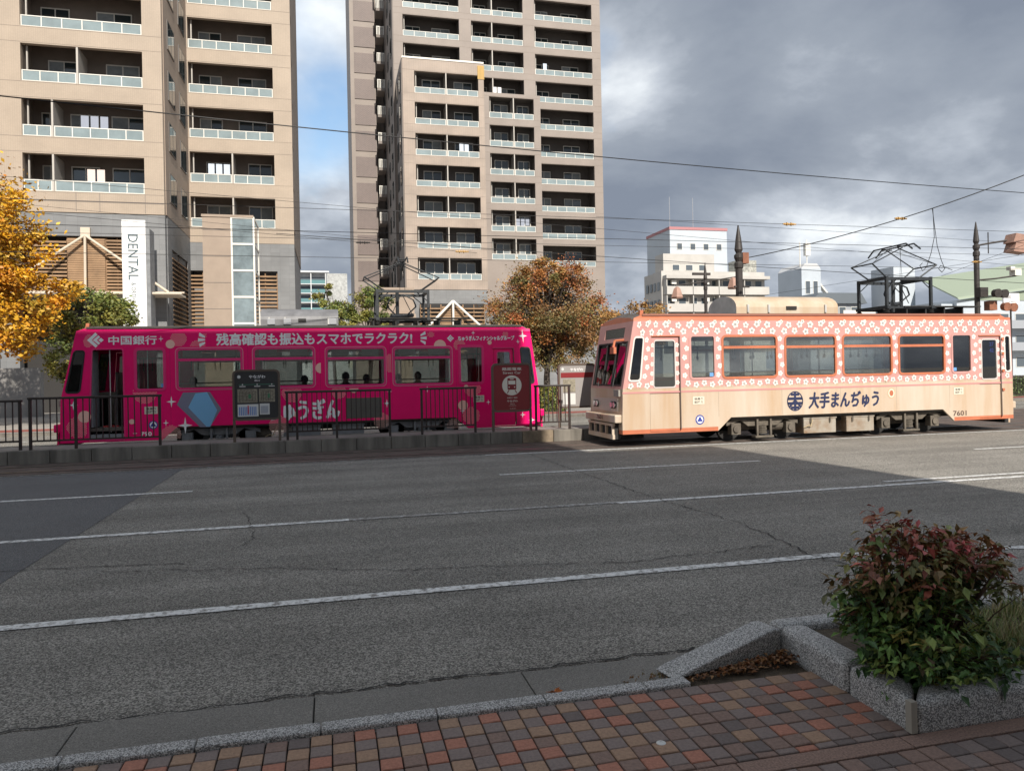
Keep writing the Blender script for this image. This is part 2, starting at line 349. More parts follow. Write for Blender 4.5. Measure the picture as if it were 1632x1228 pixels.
# tiles: mauve grey chequered with terracotta and tan
TG = mat('tile_grey', (0.25, 0.195, 0.175), 0.85, var=0.25, vscale=60, bump=0.3, bscale=150)
TGd = mat('tile_grey_dark', (0.175, 0.14, 0.128), 0.85, var=0.25, vscale=60, bump=0.3, bscale=150)
TR = mat('tile_red', (0.46, 0.20, 0.135), 0.85, var=0.3, vscale=60, bump=0.3, bscale=150)
TT = mat('tile_tan', (0.40, 0.255, 0.17), 0.85, var=0.3, vscale=60, bump=0.3, bscale=150)
TB = mat('tile_brown', (0.27, 0.18, 0.145), 0.85, var=0.3, vscale=60, bump=0.3, bscale=150)
TILEME = {}
def tile_mesh(sx, sy, m):
    k = (round(sx, 3), round(sy, 3), m.name)
    if k not in TILEME:
        b = MB(); e = 0.004; h = 0.02
        b.v = [(-sx, -sy, 0), (sx, -sy, 0), (sx, sy, 0), (-sx, sy, 0), (-sx, -sy, h - e), (sx, -sy, h - e), (sx, sy, h - e), (-sx, sy, h - e), (-sx + e, -sy + e, h), (sx - e, -sy + e, h), (sx - e, sy - e, h), (-sx + e, sy - e, h)]
        b.f = [(0, 1, 5, 4), (1, 2, 6, 5), (2, 3, 7, 6), (3, 0, 4, 7), (4, 5, 9, 8), (5, 6, 10, 9), (6, 7, 11, 10), (7, 4, 8, 11), (8, 9, 10, 11)]
        me = bpy.data.meshes.new('tile'); me.from_pydata(b.v, [], b.f); me.materials.append(m); TILEME[k] = me
    return TILEME[k]
P = 0.1085
rest = MB(); ntile = 0
def seen(x, y):   # inside the photograph's frame (a little wider)
    Z = x * math.sin(YAW) + y * math.cos(YAW); X = x * math.cos(YAW) - y * math.sin(YAW)
    return Z > 3.0 and abs(X / Z) < 0.74 and Z > 3.28 - 0.06 * (X / Z)
TL = []
for j in range(0, 40):
    for i in range(-60, 90):
        y = 3.925 - P / 2 - j * P; x = i * P + 0.03
        sy = P / 2 - 0.0035
        if j == 7: sy *= 0.42; y += P * 0.27
        if j > 7: y += P * 0.55 - 0.125
        if j > 7 and i > 26 and j == 8: pass
        if x > 2.76 and y > 3.1: continue
        TL.append((x, y, sy, i, j))
strip_y = (3.925 - 7 * P - P * 0.5 - 0.112, 3.925 - 7 * P - P * 0.5)
vis = [t for t in TL if seen(t[0], t[1])]
vis.sort(key=lambda t: t[0] ** 2 + t[1] ** 2, reverse=False)
chosen = set(id(t) for t in vis[:300])
for t in TL:
    x, y, sy, i, j = t
    if (i + j) % 2 == 0: m = random.choices([TG, TGd, TB], [0.72, 0.16, 0.12])[0]
    else:
        browner = x > 1.75  # right-hand tiles are mostly brown
        m = random.choices([TR, TT, TB], [0.5, 0.36, 0.14] if not browner else [0.2, 0.25, 0.55])[0]
    if x > 2.2 and y < 3.2: m = random.choices([TGd, TB, TG], [0.45, 0.3, 0.25])[0]
    z = 0.0135 + random.uniform(0, 0.0045)
    if id(t) in chosen:
        o = link('tile', tile_mesh(P / 2 - 0.0035, sy, m), (x, y, z), side); o.rotation_euler = (random.gauss(0, 0.011), random.gauss(0, 0.011), random.gauss(0, 0.012))
    else:
        rest.box(x - P / 2 + 0.0035, x + P / 2 - 0.0035, y - sy, y + sy, 0.0125, z + 0.02, [TG, TGd, TR, TT, TB].index(m))
ro = rest.build('tile_field', [TG, TGd, TR, TT, TB], side, fix=False); ro['kind'] = 'stuff'
for i in range(-8, 12):
    piece('border_slab', i * 0.9, i * 0.9 + 0.893, strip_y[0] + 0.004, strip_y[1] - 0.004, 0.0125, 0.034, mat('border_red', (0.33, 0.215, 0.17), 0.9, var=0.5, vscale=90, bump=0.3, bscale=150), side, 0.003)
b = MB(); b.lathe((1.545, 3.37, 0.034), [(0.024, 0), (0.024, 0.004), (0.018, 0.007), (0.009, 0.007), (0.009, 0.005)], 16)
tag(b.build('survey_marker', mat('marker_metal', (0.62, 0.62, 0.60), 0.45, metal=0.4)), 'small round pale survey marker set in the brick tiles', 'marker')
# planter with granite edging
MB_sheet('verge', [(1.9, 3.925, 0.02), (2.79, 3.925, 0.02), (2.79, 4.24, 0.02), (1.9, 4.06, 0.02)], SOIL, side)
pl = thing('planter', 'granite-edged planting bed at the kerb with soil and grass', 'planter', (3.4, 3.8, 0))
def kstone(pts, z0, z1, name='edging_stone'):
    b = MB(); b.prism([(x, y, z0) for x, y in pts], (0, 0, z1 - z0)); return b.build(name, GRAN, pl, bevel=0.042)
kstone([(2.78, 3.60), (2.97, 3.60), (2.97, 4.24), (2.78, 4.24)], 0, 0.205)
kstone([(2.78, 3.115), (2.968, 3.30), (2.968, 3.592), (2.78, 3.592)], 0, 0.20)
kstone([(2.79, 3.105), (3.75, 3.105), (3.75, 3.29), (2.975, 3.29)], 0, 0.20)
for i in range(4): kstone([(3.757 + i * 0.9, 3.105), (4.65 + i * 0.9, 3.105), (4.65 + i * 0.9, 3.29), (3.757 + i * 0.9, 3.29)], 0, 0.203)
for i in range(5): kstone([(2.80 + i * 0.91, 4.25), (3.70 + i * 0.91, 4.25), (3.70 + i * 0.91, 4.40), (2.80 + i * 0.91, 4.40)], 0, 0.20)
b = MB(); b.box(2.972, 7.3, 3.292, 4.248, 0.0, 0.145); b.build('soil', SOIL, pl)
b = MB(); b.prism([(1.93, 4.02, 0.04), (2.76, 4.19, 0.04), (2.76, 4.19, 0.20), (2.70, 4.18, 0.205), (2.0, 4.035, 0.06)], (-0.035, 0.19, 0)); b.build('ramp_stone', GRAN, pl, bevel=0.024)
b = MB(); b.box(2.765, 2.80, 3.10, 3.14, 0.04, 0.197); b.build('corner_mortar', mat('mortar', (0.33, 0.30, 0.25), 0.9), pl)
grass = MB(); gt = []
for i in range(7000):
    x = random.uniform(3.3, 5.6); y = random.uniform(3.32, 4.22)
    h = random.uniform(0.06, 0.26) * (0.6 + 0.7 * mnoise.noise(Vector((x * 2, y * 3, 0)))); a = random.uniform(0, 6.28); w = 0.004; lean = random.uniform(0.02, 0.09)
    p = Vector((x, y, 0.14)); t = p + Vector((math.cos(a) * lean, math.sin(a) * lean, max(0.03, h))); s_ = Vector((-math.sin(a), math.cos(a), 0)) * w
    grass.face([p - s_, p + s_, t]); c = random.choice([(0.22, 0.27, 0.08), (0.16, 0.22, 0.06), (0.38, 0.32, 0.16), (0.32, 0.26, 0.12)]); gt.append(c)
grass.tint = gt
LEAF = mat('leaf_tint', (1, 1, 1), 0.55, attr=True, var=0.15, vscale=30)
go = grass.build('grass', LEAF, None, fix=False); tag(go, 'thin dry grass growing in the planting bed', 'grass', kind='stuff')
# leaf litter against the ramp stone
lit = MB(); lt = []
def litter_leaf(b, tl, x, y, z, s, col):
    a = random.uniform(0, 6.28); ca, sa = math.cos(a) * s, math.sin(a) * s; up = random.uniform(0.005, 0.02)
    b.face([(x - ca, y - sa, z), (x + sa * 0.5, y - ca * 0.5, z + up), (x + ca, y + sa, z + up * 0.5)]); b.face([(x - ca, y - sa, z), (x + ca, y + sa, z + up * 0.5), (x - sa * 0.5, y + ca * 0.5, z + up * 1.3)]); tl += [col, col]
for i in range(260):
    t = random.random() ** 0.6; x = 1.98 + t * 0.78; y = 4.0 + t * 0.15 - abs(random.gauss(0, 0.055)) * (0.3 + t)
    litter_leaf(lit, lt, x, y, 0.038 + random.random() * 0.05 * t, random.uniform(0.012, 0.03), random.choice([(0.22, 0.10, 0.04), (0.30, 0.13, 0.05), (0.16, 0.08, 0.04), (0.34, 0.18, 0.07)]))
for i in range(60):
    litter_leaf(lit, lt, random.gauss(1.9, 0.12), random.gauss(4.13, 0.04), 0.018, random.uniform(0.006, 0.014), random.choice([(0.30, 0.17, 0.08), (0.25, 0.2, 0.09)]))
lit.tint = lt; tag(lit.build('leaf_litter', LEAF, None, fix=False), 'dry brown leaves heaped against the sloping kerb stone', 'leaves', kind='stuff')
def fallen(x, y, z, s, col, label):
    b = MB(); n = 9; pts = []
    for i in range(n * 2):
        a = 2 * math.pi * i / (n * 2); r = s * (1.0 if i % 2 == 0 else 0.55) * (1.2 if abs(math.cos(a)) > 0.7 else 0.8); pts.append((x + r * math.cos(a), y + r * 0.8 * math.sin(a), z + 0.012 * math.sin(2 * a) + 0.012))
    for i in range(len(pts)): b.face([(x, y, z + 0.004), pts[i], pts[(i + 1) % len(pts)]])
    b.path([(x, y, z + 0.006), (x - s * 1.4, y + s * 0.3, z + 0.01)], 0.0015, 4); b.tint = [col] * len(b.f)
    tag(b.build('fallen_leaf', LEAF), label, 'leaf')
fallen(1.215, 4.06, 0.035, 0.038, (0.55, 0.17, 0.035), 'curled orange leaf lying on the granite kerb')
fallen(3.02, 4.56, 0.002, 0.022, (0.6, 0.6, 0.55), 'pale scrap lying in the gutter beyond the ramp stone')
# platform between the tracks
PLC = mat('platform_stone', (0.235, 0.215, 0.185), 0.9, var=0.55, vscale=3.5, bump=0.4, bscale=70, streak=True)
PLC2 = mat('platform_stone_tan', (0.30, 0.235, 0.165), 0.9, var=0.45, vscale=3.5, bump=0.4, bscale=70)
plat = structure(sheet('platform', -60, 8.4, 19.05, 20.38, 0.300, mat('platform_top', (0.30, 0.28, 0.25), 0.9, var=0.3, vscale=2)), 'narrow raised tram stop platform between the tracks')
b = MB(); b.box(-60, 8.4, 19.05, 20.38, 0.0, 0.295); b.build('platform_core', PLC, plat)
x = -14.0; i = 0
while x < 8.3:
    w = 0.86; piece('edge_stone', x, min(x + w - 0.012, 8.4), 18.98, 19.22, 0.0, 0.312 + random.uniform(0, 0.006), PLC2 if 4.3 < x < 5.6 else PLC, plat, 0.012); x += w
piece('edge_stone', -60, -14.01, 18.98, 19.22, 0, 0.315, PLC, plat); piece('edge_stone', -60, 8.4, 20.34, 20.46, 0, 0.312, PLC, plat)
# far side: kerb, pavement, red strip
far = structure(sheet('far_sidewalk', -120, 160, 29.15, 60, 0.12, PAVE), 'far pavement in front of the apartment buildings')
b = MB(); b.box(-120, 160, 28.97, 29.15, 0, 0.125); b.build('kerb_edge', PLC, far)
sheet('red_strip', -120, 160, 29.6, 31.0, 0.126, REDPAVE, far)
# ------------------------------------------------------------------ trams
GLS = glass('tram_glass', (0.72, 0.75, 0.74), 0.015, 1.2, 0.09)
GLD = glass('tram_glass_dark', (0.16, 0.17, 0.17), 0.015, 1.0, 0.05)
MAG = mat('magenta_wrap', (0.95, 0.004, 0.165), 0.38, var=0.12, vscale=0.9, spec=0.3, bump=0.10, bscale=1.6)
MAGT = mat('magenta_trim', (0.80, 0.03, 0.19), 0.4)
PINKRIM = mat('pale_rim', (0.75, 0.35, 0.42), 0.4)
PINK = mat('blossom_pink', (0.60, 0.315, 0.285), 0.45, var=0.14, vscale=1.4, bump=0.08, bscale=1.8)
CREAM = mat('cream_paint', (0.58, 0.50, 0.41), 0.45, var=1.0, vscale=1.7, col2=(0.50, 0.355, 0.235), streak=True, bump=0.08, bscale=1.8)
ORNG = mat('orange_trim', (0.57, 0.18, 0.09), 0.45, var=0.2, vscale=3)
STRIPE = mat('stripe_pink', (0.55, 0.25, 0.24), 0.5)
WHITE = mat('white_print', (0.92, 0.91, 0.91), 0.5); SALM = mat('salmon_print', (0.92, 0.55, 0.45), 0.5)
NAVY = mat('navy_print', (0.018, 0.025, 0.075), 0.5); BLUEP = mat('blue_print', (0.03, 0.05, 0.30), 0.5)
DARK = mat('under_dark', (0.03, 0.029, 0.028), 0.8, var=0.4, vscale=5); DUSTY = mat('under_dusty', (0.17, 0.145, 0.115), 0.85, var=0.5, vscale=6)
BOXM = mat('equipment_box', (0.36, 0.33, 0.28), 0.7, var=1, vscale=3, col2=(0.24, 0.16, 0.10)); GREYP = mat('grey_paint', (0.25, 0.26, 0.27), 0.6, var=0.3, vscale=4)
ROOFM = mat('tram_roof', (0.11, 0.095, 0.085), 0.7, var=0.4, vscale=2); ACC = mat('cooler_cream', (0.54, 0.47, 0.375), 0.55, var=1, vscale=1.7, col2=(0.46, 0.33, 0.21), streak=True)
ACG = mat('cooler_grey', (0.55, 0.54, 0.52), 0.55, var=0.3, vscale=3); INT = mat('interior_cream', (0.42, 0.40, 0.35), 0.7); SEATM = mat('seat_red', (0.26, 0.03, 0.04), 0.85)
INTF = mat('interior_floor', (0.10, 0.085, 0.07), 0.8); STEEL = mat('handrail_steel', (0.55, 0.55, 0.55), 0.3, metal=0.9); BLK = mat('black_rubber', (0.012, 0.012, 0.013), 0.6)
PANM = mat('pantograph_iron', (0.045, 0.05, 0.055), 0.5, metal=0.4, var=0.3, vscale=8); STICK = mat('sticker_cream', (0.70, 0.64, 0.52), 0.6)
LAMPG = mat('lamp_lens', (0.62, 0.62, 0.60), 0.15, metal=0.3); INS = mat('insulator_tan', (0.50, 0.30, 0.10), 0.4)
TW = 2.236
def tram(T, X0, X1, yn, sl, sr, wins, doors, ends, style):
    L = X1 - X0
    def xf(p):
        x, y, z = p
        if z > 1.3:
            t = (z - 1.3) / 1.9
            d = x - X0
            if d < 1.0: x += sl * t * (1 - max(d, 0) / 1.0)
            d = X1 - x
            if d < 1.0: x -= sr * t * (1 - max(d, 0) / 1.0)
        return (x, y, z)
    bodym = [MAG, MAG, MAG] if style == 1 else [PINK, CREAM, ORNG]
    mi = lambda x, z: 0 if z > 1.42 else (1 if z > 0.43 else 2)
    xa, xb = style == 1 and (X0 + 2.35, X1 - 2.1) or (9.34, 16.42)
    za = 0.65
    holes = [w[:4] for w in wins] + [(d[0], d[1], 0.36, d[2]) for d in doors] + [e for e in ends]
    cut = (xa + 0.36, xb - 0.36, 0.33, za)
    b = MB()
    for y0, y1 in ((yn, yn + 0.05), (yn + TW - 0.05, yn + TW)):
        gridwall(b, X0, X1, 0.33, 3.06, y0, y1, holes + [(xa, xb, 0.33, za)], (0.43, 1.42), mi)
        for p, q, s_ in ((xa, xa + 0.36, 1), (xb, xb - 0.36, -1)):
            b.prism([(p, y0, 0.33), (q, y0, za), (p, y0, za)], (0, y1 - y0, 0), 1)
    # the ends
    for x0, x1, s_ in ((X0, X0 + 0.05, -1), (X1 - 0.05, X1, 1)):
        gridwall(b, yn + 0.05, yn + TW - 0.05, 0.33, 3.06, x0, x1, [(yn + 0.16, yn + TW - 0.16, 1.52, 2.55), (yn + 0.45, yn + TW - 0.45, 2.68, 2.93)], (0.43, 1.42), mi, axis='y')
    b.build('body', bodym, T, xf=xf)
    # roof shell
    prof = [(0, 3.06), (0.015, 3.13), (0.07, 3.19), (0.25, 3.25), (TW / 2, 3.32), (TW - 0.25, 3.25), (TW - 0.07, 3.19), (TW - 0.015, 3.13), (TW, 3.06)]
    b = MB(); n = len(prof)
    xs = [X0, X0 + 0.25, X0 + 0.8, X1 - 0.8, X1 - 0.25, X1]
    for xa_, xb_ in zip(xs, xs[1:]):
        for (ya, z1), (yb, z2) in zip(prof, prof[1:]):
            f = lambda x, z: z - (0.10 if x in (X0, X1) and z > 3.15 else 0)
            b.face([(xa_, yn + ya, f(xa_, z1)), (xb_, yn + ya, f(xb_, z1)), (xb_, yn + yb, f(xb_, z2)), (xa_, yn + yb, f(xa_, z2))], 0 if z1 < 3.18 and z2 < 3.2 or (z1 < 3.2 and z2 < 3.18) else 1)
    for x in (X0, X1): b.face([(x, yn + y, z - (0.10 if z > 3.15 else 0)) for y, z in prof], 0)
    b.build('roof', [MAG if style == 1 else ORNG, ROOFM], T, xf=xf, smooth=False)
    b = MB(); b.box(X0 + 0.35, X1 - 0.3, yn + 0.03, yn + 0.06, 3.185, 3.235); b.build('gutter_rail', ROOFM if style == 1 else mat('gutter_brown', (0.30, 0.12, 0.08), 0.6), T, xf=xf)
    b = MB(); b.box(X0 - 0.02 + 0.3, X0 + 0.42, yn + 0.1, yn + 0.2, 3.15, 3.33); b.build('marker_lamp', ORNG, T, xf=xf)
    # interior shell
    b = MB(); b.box(X0 + 0.1, X1 - 0.1, yn + 0.07, yn + TW - 0.07, 0.60, 0.68, 1); b.box(X0 + 0.1, X1 - 0.1, yn + 0.07, yn + TW - 0.07, 2.80, 2.84, 0)
    b.box(X0 + 0.1, X1 - 0.1, yn + TW - 0.09, yn + TW - 0.06, 0.68, 1.56, 0); b.box(xa + 0.4, xb - 0.4, yn + 0.055, yn + 0.075, 0.68, 1.56, 0)
    b.build('interior_lining', [INT, INTF], T, xf=xf)
    for y0, y1 in ((yn + 0.08, yn + 0.52), (yn + TW - 0.52, yn + TW - 0.10)):
        b = MB(); b.box(X0 + 2.7, X1 - 2.6, y0, y1, 0.70, 1.08); yy = y0 if y0 < yn + 1 else y1 - 0.10; b.box(X0 + 2.7, X1 - 2.6, yy, yy + 0.10, 1.09, 1.50); b.build('bench_seat', SEATM, T, bevel=0.02)
    for k in range(5):
        b = MB(); xx = X0 + 1.9 + k * (L - 3.6) / 4; b.cyl((xx, yn + 0.62, 0.68), (xx, yn + 0.62, 2.8), 0.017); b.build('handrail', STEEL, T)
    for yy in (yn + 0.62, yn + TW - 0.62):
        b = MB(); b.cyl((X0 + 1.4, yy, 2.45), (X1 - 1.4, yy, 2.45), 0.014, n=6)
        for k in range(16):
            xx = X0 + 1.8 + k * (L - 3.6) / 15
            b.box(xx - 0.012, xx + 0.012, yy - 0.004, yy + 0.004, 2.22, 2.45); b.cyl((xx - 0.004, yy, 2.16), (xx + 0.004, yy, 2.16), 0.055, n=10)
        b.build('strap_rail', BLK, T)
    for xx in (X0 + 1.02, X1 - 1.02):
        b = MB(); b.box(xx - 0.02, xx + 0.02, yn + 1.1, yn + TW - 0.1, 0.68, 2.1); b.build('cab_partition', GREYP, T)
        b = MB(); b.box(xx - 0.75 if xx < (X0 + X1) / 2 else xx + 0.35, xx - 0.35 if xx < (X0 + X1) / 2 else xx + 0.75, yn + 0.5, yn + 1.7, 0.68, 1.45); b.build('driver_console', DARK, T)
    # side windows
    rim = MAGT if style == 1 else ORNG
    for s_, ypl in ((1, yn), (-1, yn + TW)):
        for (x0, x1, z0, z1, kind) in wins:
            b = MB(); yo = ypl - 0.012 * s_; yi = ypl + 0.035 * s_
            ring(b, x0 - 0.035, x1 + 0.035, z0 - 0.035, z1 + 0.035, 0.055, 0.07 if kind else 0.05, yo, yi)
            wo = b.build('window', rim if kind or style == 1 else PINK, T, xf=xf)
            if style == 1:
                b = MB(); ring(b, x0 - 0.05, x1 + 0.05, z0 - 0.05, z1 + 0.05, 0.014, 0.10, yo + 0.006 * s_, yi); b.build('rim', PINKRIM if kind else MAGT, wo, xf=xf)
            zm = z0 + (z1 - z0) * 0.735
            if kind:
                b = MB(); b.box(x0 + 0.012, x1 - 0.012, min(yo, yi), max(yo, yi), zm - 0.035, zm + 0.03); b.build('transom', rim, wo, xf=xf)
                for a, c in ((z0, zm - 0.035), (zm + 0.03, z1)):
                    b = MB(); b.box(x0 + 0.015, x1 - 0.015, ypl + 0.018 * s_ - 0.003, ypl + 0.018 * s_ + 0.003, a, c); b.build('pane', GLS, wo, xf=xf)
                b = MB(); b.cyl((x0, ypl + 0.10 * s_, z0 + 0.13), (x1, ypl + 0.10 * s_, z0 + 0.13), 0.012, n=6); b.build('guard_bar', STEEL, wo, xf=xf)
                if style == 1:
                    for q in (0.08, 0.60):
                        b = MB(); b.box(x0 + (x1 - x0) * q, x0 + (x1 - x0) * (q + 0.30), ypl + 0.03 * s_ - 0.004, ypl + 0.03 * s_ + 0.004, zm + 0.07, z1 - 0.03); b.build('advert_card', mat('card_grey', (0.42, 0.45, 0.42), 0.7), wo, xf=xf)
            else:
                b = MB(); b.box(x0 + 0.015, x1 - 0.015, ypl + 0.018 * s_ - 0.003, ypl + 0.018 * s_ + 0.003, z0 + 0.012, z1 - 0.012); b.build('pane', GLS, wo, xf=xf)
        for (x0, x1, z0, z1) in ends:
            b = MB(); ring(b, x0 - 0.03, x1 + 0.03, z0 - 0.03, z1 + 0.03, 0.045, 0.05, ypl - 0.012 * s_, ypl + 0.035 * s_); wo = b.build('cab_window', BLK if style == 1 else mat('white_rim', (0.7, 0.66, 0.62), 0.5), T, xf=xf)
            b = MB(); b.box(x0 + 0.015, x1 - 0.015, ypl + 0.018 * s_ - 0.003, ypl + 0.018 * s_ + 0.003, z0 + 0.012, z1 - 0.012); b.build('pane', GLD, wo, xf=xf)
        for (x0, x1, zt, state) in doors:
            if state == 'open' and s_ == 1:
                b = MB(); ring(b, x0 - 0.03, x1 + 0.03, 0.36, zt + 0.03, 0.035, 0.05, ypl - 0.01, ypl + 0.04); do = b.build('door', MAGT, T, xf=xf)
                b = MB(); b.box(x0 + 0.03, x0 + 0.07, ypl + 0.06, ypl + 0.62, 0.70, zt - 0.03); b.build('door_leaf', GREYP, do); b = MB(); b.box(x0 + 0.02, x1 - 0.02, ypl + 0.02, ypl + 0.35, 0.36, 0.52); b.box(x0 + 0.02, x1 - 0.02, ypl + 0.35, ypl + 0.38, 0.52, 0.68); b.build('step', GREYP, do)
                b = MB(); b.cyl((x0 + 0.42, ypl + 0.3, 0.55), (x0 + 0.42, ypl + 0.3, zt), 0.018); b.build('grab_pole', STEEL, do)
                continue
            b = MB(); wz0, wz1 = 1.44, zt - 0.10
            gridwall(b, x0 + 0.012, x1 - 0.012, 0.37, zt - 0.012, min(ypl + 0.018 * s_, ypl + 0.05 * s_), max(ypl + 0.018 * s_, ypl + 0.05 * s_), [(x0 + 0.11, x1 - 0.11, wz0, wz1)], (0.43, 1.42), mi)
            do = b.build('door', bodym, T, xf=xf)
            b = MB(); ring(b, x0 + 0.09, x1 - 0.09, wz0 - 0.02, wz1 + 0.02, 0.03, 0.05, ypl + 0.008 * s_, ypl + 0.04 * s_); b.build('frame', mat('door_frame_pale', (0.62, 0.55, 0.52), 0.5) if style == 2 else MAGT, do, xf=xf)
            b = MB(); b.box(x0 + 0.11, x1 - 0.11, ypl + 0.028 * s_ - 0.003, ypl + 0.028 * s_ + 0.003, wz0, wz1); b.build('pane', GLS, do, xf=xf)
            b = MB(); b.box(x1 + 0.0, x1 + 0.022, ypl - 0.012 * s_ - 0.004, ypl - 0.012 * s_ + 0.004, 0.40, zt); b.build('seal', mat('door_seal', (0.10, 0.08, 0.07), 0.7), do, xf=xf)
            b = MB(); b.box(x0 - 0.01, x1 + 0.02, ypl - 0.012 * s_ - 0.006, ypl - 0.012 * s_ + 0.006, zt - 0.005, zt + 0.022); b.build('drip_edge', MAGT if style == 1 else ORNG, do, xf=xf)
    # end faces: windscreen, blind, lamps, bumper
    for x, s_ in ((X0, -1), (X1, 1)):
        xi = x - 0.03 * s_
        b = MB(); b.box(min(xi, xi + 0.008), max(xi, xi + 0.008), yn + 0.16, yn + TW - 0.16, 1.52, 2.55); b.build('windscreen', GLS, T, xf=xf)
        b = MB()
        for ya, yb, za_, zb_ in ((yn + 0.13, yn + TW - 0.13, 1.49, 1.53), (yn + 0.13, yn + TW - 0.13, 2.54, 2.58), (yn + 0.13, yn + 0.17, 1.53, 2.54), (yn + TW - 0.17, yn + TW - 0.13, 1.53, 2.54), (yn + 0.78, yn + 0.82, 1.53, 2.54), (yn + TW - 0.82, yn + TW - 0.78, 1.53, 2.54)):
            xx = sorted((x - 0.04 * s_, x + 0.015 * s_)); b.box(xx[0], xx[1], ya, yb, za_, zb_)
        b.build('windscreen_frame', BLK if style == 2 else MAGT, T, xf=xf)
        b = MB(); xx = sorted((x - 0.06 * s_, x - 0.02 * s_)); b.box(xx[0], xx[1], yn + 0.45, yn + TW - 0.45, 2.68, 2.93); bl = b.build('destination_blind', mat('blind', (0.03, 0.035, 0.03), 0.2), T, xf=xf)
        b = MB(); xx = sorted((x - 0.02 * s_, x + 0.012 * s_)); b.box(xx[0], xx[1], yn + 0.25, yn + TW - 0.25, 0.86, 1.18); pnl = b.build('lamp_panel', mat('lamp_panel', (0.52, 0.44, 0.38), 0.5) if style == 2 else MAG, T)
        for ya in (0.42, 0.60, TW - 0.60, TW - 0.42):
            b = MB(); b.cyl((x + 0.0 * s_, yn + ya, 1.03), (x + 0.05 * s_, yn + ya, 1.03), 0.088, n=16); hl = b.build('headlight', BLK, T)
            b = MB(); b.cyl((x + 0.05 * s_, yn + ya, 1.03), (x + 0.058 * s_, yn + ya, 1.03), 0.07, n=16); b.build('lens', LAMPG, hl)
        b = MB(); xx = sorted((x - 0.05 * s_, x + 0.17 * s_)); b.box(xx[0], xx[1], yn + 0.06, yn + TW - 0.06, 0.60, 0.80); b.build('bumper', CREAM if style == 2 else MAG, T, bevel=0.03)
        b = MB(); xx = sorted((x - 0.05 * s_, x + 0.10 * s_)); xq = sorted((x + 0.10 * s_, x + 0.16 * s_))
        b.box(xx[0], xx[1], yn + 0.25, yn + TW - 0.25, 0.20, 0.60, 0); b.box(xq[0], xq[1], yn + 0.25, yn + TW - 0.25, 0.52, 0.58, 1); b.box(xq[0], xq[1], yn + 0.25, yn + TW - 0.25, 0.20, 0.31, 1)
        for ya in (0.28, 0.7, 1.1, 1.5, 1.9): b.box(xq[0], xq[1], yn + ya, yn + ya + 0.05, 0.31, 0.52, 1)
        b.build('life_guard', [DARK, CREAM if style == 2 else MAG], T)
        for ya in (0.6, TW - 0.6):
            b = MB(); b.path([(x + 0.03 * s_, yn + ya, 1.46), (x + 0.06 * s_ - s_ * 0.10, yn + ya + 0.15, 2.05)], 0.012, 5); b.build('wiper', BLK, T, xf=xf)
        b = MB(); xx = sorted((x + 0.0, x + 0.05 * s_)); b.box(xx[0], xx[1], yn + 0.10, yn + 0.42, 1.24, 1.40); b.build('route_box', mat('route_box', (0.30, 0.28, 0.25), 0.6), T)
        if style == 2 and s_ < 0:
            b = MB(); b.path([(x + 0.25, yn + 0.45, 2.62), (x - 0.02, yn + 0.35, 2.60), (x - 0.08, yn + 0.3, 2.42)], 0.03, 6); b.box(x - 0.12, x - 0.05, yn + 0.18, yn + 0.42, 2.28, 2.44); b.build('mirror', ORNG, T)
    # running gear
    for xc in (xa + 1.35, xb - 1.30):
        b = MB()
        for yy in (yn + 0.18, yn + TW - 0.30):
            b.prism([(xc - 1.02, yy, 0.42), (xc - 0.62, yy, 0.55), (xc - 0.42, yy, 0.40), (xc + 0.42, yy, 0.40), (xc + 0.62, yy, 0.55), (xc + 1.02, yy, 0.42), (xc + 1.02, yy, 0.52), (xc + 0.62, yy, 0.64), (xc - 0.62, yy, 0.64), (xc - 1.02, yy, 0.52)], (0, 0.12, 0))
            for dx in (-0.78, 0.78): b.box(xc + dx - 0.13, xc + dx + 0.13, yy - 0.05, yy + 0.14, 0.20, 0.48); b.cyl((xc + dx, yy - 0.09, 0.34), (xc + dx, yy - 0.05, 0.34), 0.09, n=12)
            for k in range(4): b.cyl((xc, yy + 0.05, 0.20 + k * 0.05), (xc, yy + 0.05, 0.235 + k * 0.05), 0.13 - 0.01 * (k % 2), n=12)
            for dx in (-0.19, 0.19): b.box(xc + dx - 0.025, xc + dx + 0.025, yy - 0.08, yy - 0.03, 0.12, 0.60)
            b.box(xc - 0.26, xc + 0.26, yy - 0.09, yy + 0.10, 0.10, 0.15)
        b.box(xc - 1.05, xc + 1.05, yn + 0.5, yn + TW - 0.5, 0.28, 0.5)
        bo = b.build('bogie', DUSTY if style == 2 else GREYP, T)
        for dx in (-0.78, 0.78):
            for yy in (yn + 0.50, yn + TW - 0.62):
                b = MB(); b.cyl((xc + dx, yy, 0.345), (xc + dx, yy + 0.12, 0.345), 0.325, n=24); b.build('wheel', DARK, bo)
    b = MB(); b.box(X0 + 0.15, X1 - 0.15, yn + 0.35, yn + TW - 0.35, 0.44, 0.60); b.box(xa + 0.1, xb - 0.1, yn + 0.10, yn + 0.16, 0.575, 0.645); b.build('underframe', DARK, T)
    mids = (xa + xb) / 2
    for x0, x1, m_ in ((mids - 1.02, mids - 0.06, BOXM), (mids + 0.26, mids + 1.10, BOXM)):
        b = MB(); b.box(x0, x1, yn + 0.14, yn + 0.75, 0.15, 0.565); b.box(x0 - 0.02, x1 + 0.02, yn + 0.125, yn + 0.77, 0.52, 0.572); bx_ = b.build('equipment_box', m_ if style == 2 else GREYP, T, bevel=0.012)
        for q in (0.2, 0.8): bb = MB(); xx = x0 + (x1 - x0) * q; bb.box(xx - 0.02, xx + 0.02, yn + 0.105, yn + 0.135, 0.42, 0.55); bb.build('latch', DUSTY, bx_)
